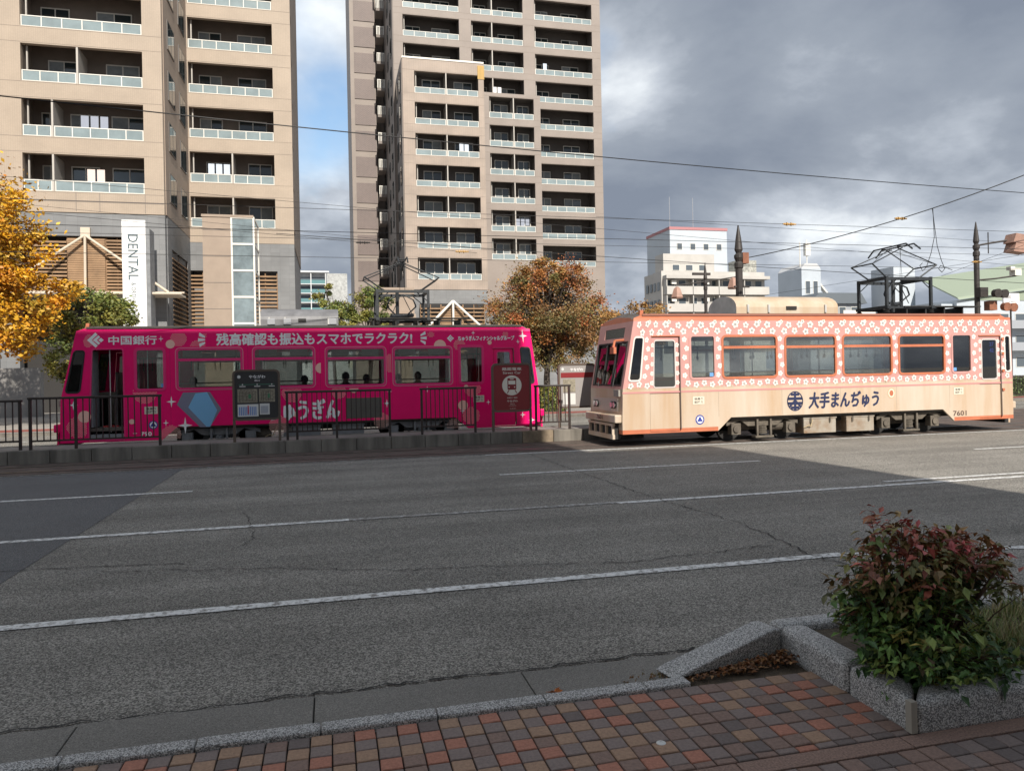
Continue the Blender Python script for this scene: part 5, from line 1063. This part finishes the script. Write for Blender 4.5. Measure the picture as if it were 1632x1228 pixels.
b = MB(); b.box(86.6, 90.6, 99, 104, 9.2, 17.4); b.build('stair_block', WHB, RG); b = MB(); b.box(85.4, 87.5, 88.5, 92, 0, 10.5); b.build('porch', WHB, RG); house_windows(RG, 88.4, 124, 88, [1.2, 4.4, 7.6], 12, 1.8, 1.5)
for f in (3.6, 6.8): b = MB(); b.box(87.0, 125, 86.5, 87.98, f, f + 0.2); b.box(87.0, 125, 86.5, 86.6, f + 0.2, f + 1.2); b.build('balcony', GRS, RG)
SH = thing('shop_sign', 'white rectangular sign board beside the right-hand pole', 'sign', (55.3, 50.0, 0.1))
b = MB(); b.box(54.5, 56.1, 50, 50.15, 6.75, 7.65); b.build('panel', WHITE, SH); text('柳 川', 54.8, 55.8, 7.15, 7.5, 49.99, DARK, SH); text('Yanagawa', 54.85, 55.75, 6.87, 7.02, 49.99, DARK, SH); b = MB(); b.cyl((55.3, 50.1, 0.1), (55.3, 50.1, 6.75), 0.07, n=8); b.build('post', FEN, SH)
GA = thing('apartment_block', 'distant white apartments with teal balconies beside the beige block', 'building', (-3, 250, 0))
b = MB(); b.box(-10.5, -0.6, 250, 262, 0, 36.0); b.build('wall', WH, GA); b = MB(); b.box(-0.5, 6.0, 247, 262, 0, 35.2); b.build('stone_wing', mat('speckled_white', (0.48, 0.49, 0.48), 0.8, var=0.4, vscale=1.5), GA)
b = MB(); b.box(-10.8, 0.3, 247.8, 250, 35.6, 36.1); b.build('roof_slab', WH, GA)
for k in range(9):
    f = 8 + 3.0 * k; b = MB(); b.box(-10.5, -0.7, 248.2, 249.98, f - 0.25, f); ba = b.build('balcony', WH, GA); b = MB(); b.box(-10.4, -0.8, 248.2, 248.3, f, f + 1.2); b.build('balcony_glass', TEAL, ba)
    b = MB(); b.box(-10.3, -0.9, 249.9, 249.97, f, f + 2.3); b.build('window_band', SWIN, GA)
for xx in (-10.5, -5.6, -1.0): b = MB(); b.box(xx, xx + 0.3, 248.15, 249.97, 0, 35.6); b.build('column', WH, GA)
# low clutter on the far kerb: shrubs, wall, entrance
FW = thing('boundary_wall', 'pale low wall behind the far pavement at the left', 'wall', (-20, 42, 0.1)); b = MB(); b.box(-40, -14.2, 42, 42.4, 0.12, 2.6); b.build('wall_body', mat('pale_wall', (0.25, 0.24, 0.23), 0.8, var=0.2, vscale=0.8), FW)
# -- buildings behind the camera: they shade the near road
NW = mat('near_wall', (0.78, 0.76, 0.72), 0.8, var=0.15, vscale=0.6)  # unseen walls made near-white to bounce fill light onto the shaded tram
def near_block(x0, x1, h, label, n, fl):
    T = thing('street_building', label, 'building', ((x0 + x1) / 2, -10, 0))
    ho = []; dx = (x1 - x0) / n
    for f in range(fl):
        for k in range(n): ho.append((x0 + k * dx + dx * 0.15, x0 + k * dx + dx * 0.85, 1.0 + f * h / fl, 1.0 + f * h / fl + h / fl * 0.55))
    b = MB(); gridwall(b, x0, x1, 0.013, h, -5.0, -4.6, ho); b.box(x0, x1, -18, -5.3, 0.013, h - 0.01); b.box(x0, x1, -5.299, -5.0, h - 0.5, h - 0.012); b.build('wall', NW, T)
    for q in ho: b = MB(); b.box(q[0], q[1], -4.95, -4.9, q[2], q[3]); b.build('window', WGL, T)
near_block(-24, 7.6, 23.0, 'seven storey white building directly behind the photographer', 8, 7)
near_block(7.61, 10.75, 16.35, 'lower five storey white building behind the photographer to the right', 2, 5)

# ------------------------------------------------------------------ poles and wires
POLE = mat('pole_brown', (0.05, 0.042, 0.038), 0.55, var=0.4, vscale=6); RUST = mat('rusty_box', (0.32, 0.13, 0.075), 0.7, var=0.4, vscale=5); LAMPC = mat('lamp_copper', (0.42, 0.25, 0.19), 0.6, var=0.3, vscale=4)
def pole(x, y, h, r, label):
    T = thing('catenary_pole', label, 'pole', (x, y, 0))
    b = MB(); b.lathe((x, y, 0), [(r * 1.5, 0), (r * 1.5, 0.6), (r, 0.65), (r, h - 1.3), (r * 1.25, h - 1.28), (r * 1.25, h - 1.15), (r * 0.95, h - 1.1)], 14); b.build('shaft', POLE, T, smooth=False)
    b = MB(); b.lathe((x, y, h - 1.1), [(r * 0.8, 0), (r * 1.3, 0.12), (r * 1.3, 0.2), (r * 0.75, 0.26), (r * 1.15, 0.36), (r * 0.75, 0.72), (r * 0.2, 1.08), (0.01, 1.1)], 12); b.build('finial', POLE, T); return T
p1 = pole(11.95, 19.9, 6.15, 0.105, 'thick brown catenary pole with spear finial behind the blossom tram')
b = MB(); b.box(12.03, 12.23, 19.8, 20.0, 5.0, 5.32); b.build('junction_box', RUST, p1); b = MB(); b.box(11.78, 12.28, 19.87, 19.93, 4.28, 4.33); b.build('bracket', POLE, p1)
p2 = pole(17.15, 31.5, 6.85, 0.075, 'slim distant pole with twin copper lamps above the tram roof')
b = MB(); b.path([(15.6, 31.5, 5.75), (17.15, 31.5, 5.95), (18.8, 31.5, 6.2)], 0.03, 6); b.build('lamp_arm', POLE, p2)
for xx, zz_ in ((15.7, 5.15), (18.6, 5.62)): b = MB(); b.lathe((xx, 31.5, zz_), [(0.26, 0), (0.30, 0.06), (0.17, 0.45), (0.06, 0.55)], 6); b.build('lamp_shade', LAMPC, p2)
b = MB(); b.box(16.5, 17.4, 31.45, 31.55, 6.25, 6.36); b.build('name_plate', FEN, p2)
p3 = pole(22.9, 22.9, 7.2, 0.095, 'catenary pole with copper lamp and signal arms at the right')
b = MB(); b.path([(22.9, 22.9, 6.3), (23.5, 22.8, 6.4), (24.2, 22.6, 6.5)], 0.04, 6); b.path([(22.9, 22.9, 5.0), (23.6, 22.8, 5.05), (24.4, 22.6, 5.15)], 0.035, 6); b.path([(23.35, 22.8, 6.0), (23.35, 22.8, 6.8)], 0.02, 5); b.build('arm', POLE, p3)
b = MB()
for dz, s_ in ((0, 1), (-0.42, 1.15)): b.prism([(23.98, 22.3, 6.36 + dz * 0.8), (23.98 + 0.62 * s_, 22.3, 6.30 + dz * 0.8), (23.98 + 0.50 * s_, 22.3, 6.66 + dz * 0.8), (24.12, 22.3, 6.7 + dz * 0.8)], (0, 0.45, 0))
b.build('lamp_shade', LAMPC, p3)
b = MB(); b.box(24.25, 24.55, 22.5, 22.75, 5.15, 5.42); b.box(24.05, 24.25, 22.5, 22.7, 5.35, 5.48); b.build('camera_unit', WFR, p3)
for zz_, x0, m_ in ((4.35, 22.75, POLE), (3.85, 23.15, RUST)): b = MB(); b.box(x0, x0 + 0.35, 22.6, 22.85, zz_, zz_ + 0.35); b.cyl((x0 + 0.5, 22.5, zz_ + 0.12), (x0 + 0.5, 22.3, zz_ + 0.1), 0.14, 0.17, 10); b.cyl((x0 + 0.82, 22.5, zz_ + 0.1), (x0 + 0.82, 22.3, zz_ + 0.08), 0.14, 0.17, 10); b.build('signal_head', m_, p3)
p3.location.x += 0.83
def at(px, py, Z):   # a point that lies Z metres in front of the lens at that spot of the photograph
    u, v = px - 816, py - 593.7; c_, s_ = math.cos(ROLL), math.sin(ROLL); u, v = (u * c_ - v * s_) / 1180, (u * s_ + v * c_) / 1180
    return Vector((Z * (u * math.cos(YAW) + math.sin(YAW)), Z * (math.cos(YAW) - u * math.sin(YAW)), 1.87 - v * Z))
WIRE = mat('wire_black', (0.012, 0.012, 0.013), 0.5)
WIRES = {}
def on_wire(key, px):   # the spot of that wire that the photograph shows at column px
    pts = next(v for k, v in WIRES.items() if key in k); best = None
    for a, c in zip(pts, pts[1:]):
        for i in range(40):
            p = a.lerp(c, i / 40); Z = p.x * math.sin(YAW) + p.y * math.cos(YAW)
            if Z < 1: continue
            e = abs(816 + 1180 * (p.x * math.cos(YAW) - p.y * math.sin(YAW)) / Z - px)
            if best is None or e < best[0]: best = (e, p)
    return best[1].copy()
def wire(a, c, r, label, sag=0.0, n=14, extra=None):
    a, c = Vector(a), Vector(c); pts = []
    for i in range(n + 1):
        t = i / n; p = a.lerp(c, t); p.z -= sag * 4 * t * (1 - t); pts.append(p)
    WIRES[label] = pts; T = MB(); T.path(pts, r, 5); o = T.build('overhead_wire', WIRE); tag(o, label, 'wire', 'overhead tram wires')
    return o
wire(at(-120, 140, 13), at(1760, 316, 27), 0.013, 'thick dark cable slanting down across both buildings and the sky', 0.15)
wire((-60, 17.77, 5.24), (70, 17.77, 5.24), 0.007, 'contact wire straight above the blossom tram'); wire((-60, 21.72, 5.26), (70, 21.72, 5.26), 0.007, 'contact wire straight above the magenta tram')
wire((-60, 17.5, 5.75), (70, 17.9, 5.75), 0.006, 'thin support wire a little above the near contact wire', 0.0); wire((-60, 21.9, 5.85), (70, 21.5, 5.7), 0.006, 'thin support wire a little above the far contact wire')
wire(at(-60, 275, 18), at(1700, 430, 30), 0.006, 'thin wire running below the thick cable over the left block'); wire(at(440, 372, 20), at(1700, 455, 26), 0.009, 'wavy feeder cable crossing just over the tram roofs', 0.05)
wire(at(950, 345, 24), at(1700, 392, 30), 0.006, 'faint high wire over the white stepped block'); wire(at(-40, 330, 19), at(760, 403, 22), 0.006, 'wire passing in front of the stone wall and sign'); wire(at(-40, 318, 24), at(800, 400, 30), 0.006, 'upper wire crossing the beige fascia and lift tower')
wire(at(1220, 470, 30), at(1700, 395, 24), 0.006, 'thin wire rising to the right past the pantograph'); wire(at(1500, 440, 26), at(1700, 365, 24), 0.006, 'short wire rising behind the copper lamp')
wire((12.1, 19.9, 5.15), at(1660, 268, 20), 0.014, 'heavy span cable rising from the brown pole to the upper right', 0.22)
h0 = on_wire('heavy span', 1492); hw = thing('hanging_cable_loop', 'pair of cables hanging in loops left of the right pole', 'cable', h0)
for pts in ([(0, 0), (0.05, -0.8), (-0.05, -1.25), (-0.2, -1.65), (-0.31, -1.75), (-0.38, -1.6), (-0.27, -1.52)], [(-0.02, 0), (0.14, -1.05), (0.29, -1.45), (0.42, -1.68), (0.34, -1.78), (0.25, -1.68), (0.34, -1.58), (0.75, -1.7)]):
    b = MB(); b.path([h0 + Vector((dx, 0.02 * i, dz)) for i, (dx, dz) in enumerate(pts)], 0.009, 5); b.build('cable', WIRE, hw)
for i, (key, px_, lab) in enumerate((('heavy span', 1440, 'brown insulator on the heavy span cable'), ('stone wall', 740, 'brown insulator on the wire in front of the tower'), ('near contact', 1268, 'tan insulator on the wire left of the pantograph'), ('rising to the right', 1560, 'yellow insulator right of the pantograph on the rising wire'), ('stone wall', 583, 'dark strain insulator on the wire before the tower'))):
    p = on_wire(key, px_); b = MB()
    for k in range(5): b.cyl(p + Vector((-0.16 + k * 0.065, 0, 0)), p + Vector((-0.13 + k * 0.065, 0, 0)), 0.045 if k % 2 else 0.03, n=8)
    b.cyl(p + Vector((-0.2, 0, 0)), p + Vector((0.2, 0, 0)), 0.02, n=6); tag(b.build('insulator', INS if i != 4 else DARK), lab, 'insulator', 'insulators on the overhead wires')

# ------------------------------------------------------------------ trees and shrubs
BARK = mat('bark', (0.075, 0.06, 0.048), 0.9, var=0.4, vscale=9, bump=0.5, bscale=30)
def tree(name, label, base, th, crown, n, leaf, pal, seed, gap=0.0, bare=0.0, twigs=0, group='street trees on the far pavement'):
    """crown: list of ellipsoids (cx,cy,cz,rx,ry,rz); pal(z01, rnd) -> colour"""
    rn = random.Random(seed); T = thing(name, label, 'tree', base, group); x, y, z = base
    b = MB(); top = Vector((crown[0][0], crown[0][1], crown[0][2])); p = Vector(base); r = th
    trunk = [p + (top - p) * t + Vector((rn.gauss(0, 0.06), rn.gauss(0, 0.06), 0)) for t in (0, 0.3, 0.55, 0.8, 1.0)]; trunk[0] = p
    for i in range(4): b.cyl(trunk[i], trunk[i + 1], r * (1 - 0.2 * i), r * (1 - 0.2 * (i + 1)), 8)
    tips = []
    for c in crown:
        for k in range(5 + twigs):
            a = rn.uniform(0, 6.28); e = rn.uniform(-0.2, 1.2); q = Vector((c[0] + c[3] * 0.8 * math.cos(a) * math.cos(e), c[1] + c[4] * 0.8 * math.sin(a) * math.cos(e), c[2] + c[5] * 0.8 * math.sin(e)))
            s_ = trunk[1].lerp(trunk[4], rn.uniform(0.1, 1.0)); m_ = s_.lerp(q, 0.5) + Vector((0, 0, 0.2 * c[5])); r0 = r * rn.uniform(0.25, 0.45)
            b.cyl(s_, m_, r0, r0 * 0.55, 5, caps=False); b.cyl(m_, q, r0 * 0.55, r0 * 0.15, 5, caps=False); tips.append((m_, q))
            for w in range(6 if twigs else 2):
                o_ = m_.lerp(q, rn.random()); d_ = Vector((rn.gauss(0, 1), rn.gauss(0, 1), rn.gauss(0.3, 0.8))).normalized() * rn.uniform(0.5, 1.1) * c[5] * 0.35; b.cyl(o_, o_ + d_, r0 * 0.22, 0.004, 4, caps=False)
    b.build('trunk', BARK, T)
    f = MB(); tl = []
    cl = []
    for c in crown:
        k = max(14, int(60 * c[3] * c[5] / 4))
        for i in range(k):
            while True:
                d = Vector((rn.uniform(-1, 1), rn.uniform(-1, 1), rn.uniform(-1, 1)))
                if 0.25 < d.length < 1: break
            cl.append((Vector((c[0] + d.x * c[3], c[1] + d.y * c[4], c[2] + d.z * c[5])), rn.uniform(0.26, 0.5) * min(c[3], c[5]) * 0.55, (d.z + 1) / 2, rn.uniform(0.7, 1.25), None))
    cl = [(c_[0], c_[1], c_[2], c_[3], pal(c_[2], rn)) for c_ in cl]
    for i in range(n):
        cc, cr, zz, br, cb = cl[rn.randrange(len(cl))]
        if bare and zz < bare and rn.random() < 0.72: continue
        d = Vector((rn.gauss(0, 1), rn.gauss(0, 1), rn.gauss(0, 0.8))) * cr * 0.62; p = cc + d; s = leaf * rn.uniform(0.6, 1.3)
        u = Vector((rn.gauss(0, 1), rn.gauss(0, 1), rn.gauss(0, 0.6))).normalized(); v = u.cross(Vector((rn.gauss(0, 1), rn.gauss(0, 1), rn.gauss(0, 1)))).normalized()
        f.face([p - u * s, p + v * s * 0.55, p + u * s, p - v * s * 0.55]); col = pal(zz, rn); v_ = br * rn.uniform(0.85, 1.15); tl.append(tuple((q * 0.4 + w_ * 0.6) * v_ for q, w_ in zip(col, cb)))
    f.tint = tl; f.build('crown', LEAF, T, fix=False); return T
def pick(*c): return lambda z, rn: rn.choice(c)
YEL = pick((0.70, 0.36, 0.014), (0.72, 0.38, 0.02), (0.58, 0.21, 0.01), (0.62, 0.34, 0.02), (0.40, 0.28, 0.03))
GRN = pick((0.07, 0.13, 0.03), (0.10, 0.17, 0.04), (0.14, 0.20, 0.05), (0.05, 0.09, 0.025)); GRN2 = pick((0.15, 0.19, 0.04), (0.10, 0.15, 0.04), (0.22, 0.22, 0.05), (0.30, 0.26, 0.05))
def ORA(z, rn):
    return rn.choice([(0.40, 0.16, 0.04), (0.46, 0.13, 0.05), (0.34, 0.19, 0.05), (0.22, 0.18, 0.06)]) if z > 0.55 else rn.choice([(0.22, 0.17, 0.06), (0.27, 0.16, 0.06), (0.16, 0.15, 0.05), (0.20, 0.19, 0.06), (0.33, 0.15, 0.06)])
tree('maple_tree', 'bright yellow-orange maple at the left edge of the picture', (-13.6, 32, 0.12), 0.20, [(-13.2, 32, 7.4, 2.3, 2.5, 3.4), (-11.0, 32, 5.6, 1.7, 1.8, 1.5), (-12.2, 32, 3.9, 1.7, 1.6, 1.6), (-12.3, 32, 7.6, 1.5, 1.5, 1.6), (-15.5, 32, 7, 2.5, 2.2, 3)], 40000, 0.088, YEL, 1)
tree('evergreen_tree', 'green leafy tree between the yellow maple and the DENTAL sign', (-9.9, 35, 0.12), 0.13, [(-9.9, 35, 4.5, 1.7, 1.5, 1.35), (-8.9, 35, 4.6, 1.0, 1.0, 0.75), (-10.6, 35, 2.8, 1.2, 1.2, 1.2)], 14000, 0.075, GRN2, 2)
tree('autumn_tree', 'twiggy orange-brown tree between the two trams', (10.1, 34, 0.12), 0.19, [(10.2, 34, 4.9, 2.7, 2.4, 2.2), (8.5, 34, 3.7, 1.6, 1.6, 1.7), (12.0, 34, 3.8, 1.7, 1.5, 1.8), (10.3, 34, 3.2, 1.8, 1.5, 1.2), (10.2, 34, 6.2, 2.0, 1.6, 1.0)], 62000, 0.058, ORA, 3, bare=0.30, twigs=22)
tree('ginkgo_tree', 'small golden tree under the orange-brown crown by the name board', (12.0, 37.5, 0.12), 0.10, [(11.7, 37.5, 3.0, 1.6, 1.2, 1.1)], 5200, 0.075, YEL, 4)
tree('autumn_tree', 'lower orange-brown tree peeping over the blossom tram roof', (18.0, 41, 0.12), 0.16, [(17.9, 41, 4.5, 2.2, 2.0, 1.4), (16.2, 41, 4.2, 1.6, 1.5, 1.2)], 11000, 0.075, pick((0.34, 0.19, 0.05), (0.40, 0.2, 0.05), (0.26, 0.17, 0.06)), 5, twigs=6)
tree('camphor_tree', 'rounder dark green tree above the middle of the magenta tram', (2.1, 40, 0.12), 0.14, [(2.1, 40, 5.5, 1.35, 1.1, 1.05), (2.1, 40, 4.4, 1.7, 1.3, 0.8)], 11000, 0.07, GRN2, 6)
tree('camphor_tree', 'airy light green tree behind the left roof cooler', (0.3, 42, 0.12), 0.12, [(0.2, 42, 6.0, 1.1, 1.1, 0.95), (0.6, 42, 4.8, 1.1, 1.1, 0.9)], 6000, 0.07, GRN2, 7, twigs=4)
def hedge(x0, x1, y0, y1, z1, label, pal, n, seed):
    rn = random.Random(seed); T = thing('hedge', label, 'hedge', ((x0 + x1) / 2, (y0 + y1) / 2, 0.12)); f = MB(); tl = []
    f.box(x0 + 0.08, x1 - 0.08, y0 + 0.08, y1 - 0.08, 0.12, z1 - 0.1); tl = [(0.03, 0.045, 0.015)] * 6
    for i in range(n):
        p = Vector((rn.uniform(x0, x1), rn.choice([y0, y0, rn.uniform(y0, y1)]) + rn.gauss(0, 0.04), rn.choice([rn.uniform(0.15, z1), z1]) + rn.gauss(0, 0.04))); u = Vector((rn.gauss(0, 1), rn.gauss(0, 1), rn.gauss(0, 1))).normalized(); v = u.cross(Vector((rn.gauss(0, 1), rn.gauss(0, 1), rn.gauss(0, 1)))).normalized(); s = rn.uniform(0.035, 0.07)
        f.face([p - u * s, p + v * s * 0.6, p + u * s, p - v * s * 0.6]); tl.append(pal(0, rn))
    f.tint = tl; f.build('foliage', LEAF, T, fix=False)
hedge(8.5, 10.2, 31.2, 32.2, 1.15, 'clipped green hedge seen between the two trams', GRN2, 2600, 21); hedge(22.5, 40, 31.2, 32.0, 1.1, 'long low hedge on the far pavement behind the right tram end', GRN, 4000, 22); hedge(-26, -12.5, 31.3, 32.0, 0.8, 'low reddish shrub row on the far pavement at the left', pick((0.25, 0.05, 0.04), (0.10, 0.12, 0.04), (0.2, 0.07, 0.05)), 3000, 23)
for k, lab in enumerate(('dark guard railing beyond the right end of the blossom tram', 'dark guard railing on the far pavement at the far left')):
    x0, x1 = ((19.0, 34.0), (-30, -13))[k]; T = thing('guard_railing', lab, 'railing', ((x0 + x1) / 2, 29.5, 0.12)); b = MB()
    b.box(x0, x1, 29.46, 29.52, 1.15, 1.21); b.box(x0, x1, 29.47, 29.51, 0.28, 0.32); b.build('rail', FEN, T)
    n = int((x1 - x0) / 0.16)
    for i in range(n + 1):
        q = MB(); xx = x0 + (x1 - x0) * i / n; w = 0.035 if i % 12 == 0 else 0.011; q.box(xx - w, xx + w, 29.48, 29.50, 0.12 if i % 12 == 0 else 0.32, 1.15); q.build('post' if i % 12 == 0 else 'baluster', FEN, T)
# -- nandina bush in the planter
NB = thing('nandina_bush', 'nandina bush with red tips and green lower leaves in the planter', 'bush', (3.3, 3.72, 0.14)); rn = random.Random(5)
st = MB(); lf = MB(); tl = []
def leaflet(p, d, s, col):
    d = d.normalized(); sd_ = d.cross(Vector((0, 0, 1)));  sd_ = (sd_ if sd_.length > 0.1 else Vector((1, 0, 0))).normalized(); up = sd_.cross(d).normalized(); sd_ = (sd_ + up * rn.uniform(-0.5, 0.5)).normalized(); up = sd_.cross(d)
    a = p + d * s * 0.45 + sd_ * s * 0.24 + up * s * 0.05; c = p + d * s * 0.45 - sd_ * s * 0.24 + up * s * 0.05; m_ = p + d * s * 0.5 - up * s * 0.05; t = p + d * s - up * s * 0.18
    lf.face([p, a, t, m_]); lf.face([p, m_, t, c]); tl.extend([col, tuple(q * 0.85 for q in col)])
CX, CY = 3.16, 3.52
lobes = [(0.0, 0.0, 0.30, 0.42, 0.32), (0.10, 0.05, 0.57, 0.40, 0.24), (0.36, 0.0, 0.60, 0.30, 0.17), (-0.28, 0.05, 0.42, 0.22, 0.2), (-0.08, 0.1, 0.78, 0.16, 0.13), (-0.34, 0.0, 0.62, 0.12, 0.09), (0.56, 0.0, 0.56, 0.14, 0.12), (0.66, -0.05, 0.42, 0.10, 0.08), (0.15, -0.16, 0.14, 0.36, 0.16), (-0.16, -0.14, 0.16, 0.34, 0.18)]
for k in range(1050):
    lx, ly, lz, rx, rz = rn.choices(lobes, [l[3] ** 2 * l[4] for l in lobes])[0]
    while True:
        d = Vector((rn.uniform(-1, 1), rn.uniform(-1, 1), rn.uniform(-1, 1)))
        if 0.45 < d.length < 1: break
    tip = Vector((CX + lx + d.x * rx, CY + ly + d.y * rx * 0.85, 0.14 + lz + d.z * rz)); root = Vector((CX + (tip.x - CX) * 0.25, CY + (tip.y - CY) * 0.25, 0.14))
    if tip.z < 0.10: continue
    z01 = (tip.z - 0.14) / 0.9; outw = Vector((tip.x - CX, tip.y - CY, 0)); 
    if k % 4 == 0: st.cyl(root, root.lerp(tip, 0.6) + Vector((0, 0, 0.04)), 0.006, 0.004, 5, caps=False); st.cyl(root.lerp(tip, 0.6) + Vector((0, 0, 0.04)), tip, 0.004, 0.002, 4, caps=False)
    redness = min(1, max(0, (z01 - 0.48) * 2.0 + outw.length * 0.40 + rn.gauss(0, 0.26)))
    red = rn.choice([(0.42, 0.11, 0.07), (0.56, 0.11, 0.11), (0.36, 0.15, 0.06), (0.32, 0.21, 0.08)]); gr = rn.choice([(0.09, 0.19, 0.04), (0.14, 0.25, 0.05), (0.23, 0.30, 0.07), (0.05, 0.11, 0.03)])
    if rn.random() < 0.05 and z01 < 0.35: gr = (0.36, 0.30, 0.07)
    hue = tuple(g * (1 - redness) + r_ * redness for g, r_ in zip(gr, red))
    ax = (outw.normalized() * 0.8 + Vector((rn.gauss(0, 0.5), rn.gauss(0, 0.5), rn.uniform(-0.5, 0.6)))).normalized()
    for j in range(rn.randint(5, 9)):
        o_ = tip - ax * rn.uniform(0, 0.10) + Vector((rn.gauss(0, 0.018), rn.gauss(0, 0.018), rn.gauss(0, 0.018))); dd = ax + Vector((rn.gauss(0, 0.7), rn.gauss(0, 0.7), rn.gauss(-0.25, 0.45))); b_ = rn.uniform(0.7, 1.3)
        leaflet(o_, dd, rn.uniform(0.03, 0.085), tuple(q * b_ for q in hue))
st.build('stems', mat('stem_brown', (0.09, 0.05, 0.035), 0.8), NB, fix=False); lf.tint = tl; lf.build('leaves', LEAF, NB, fix=False)
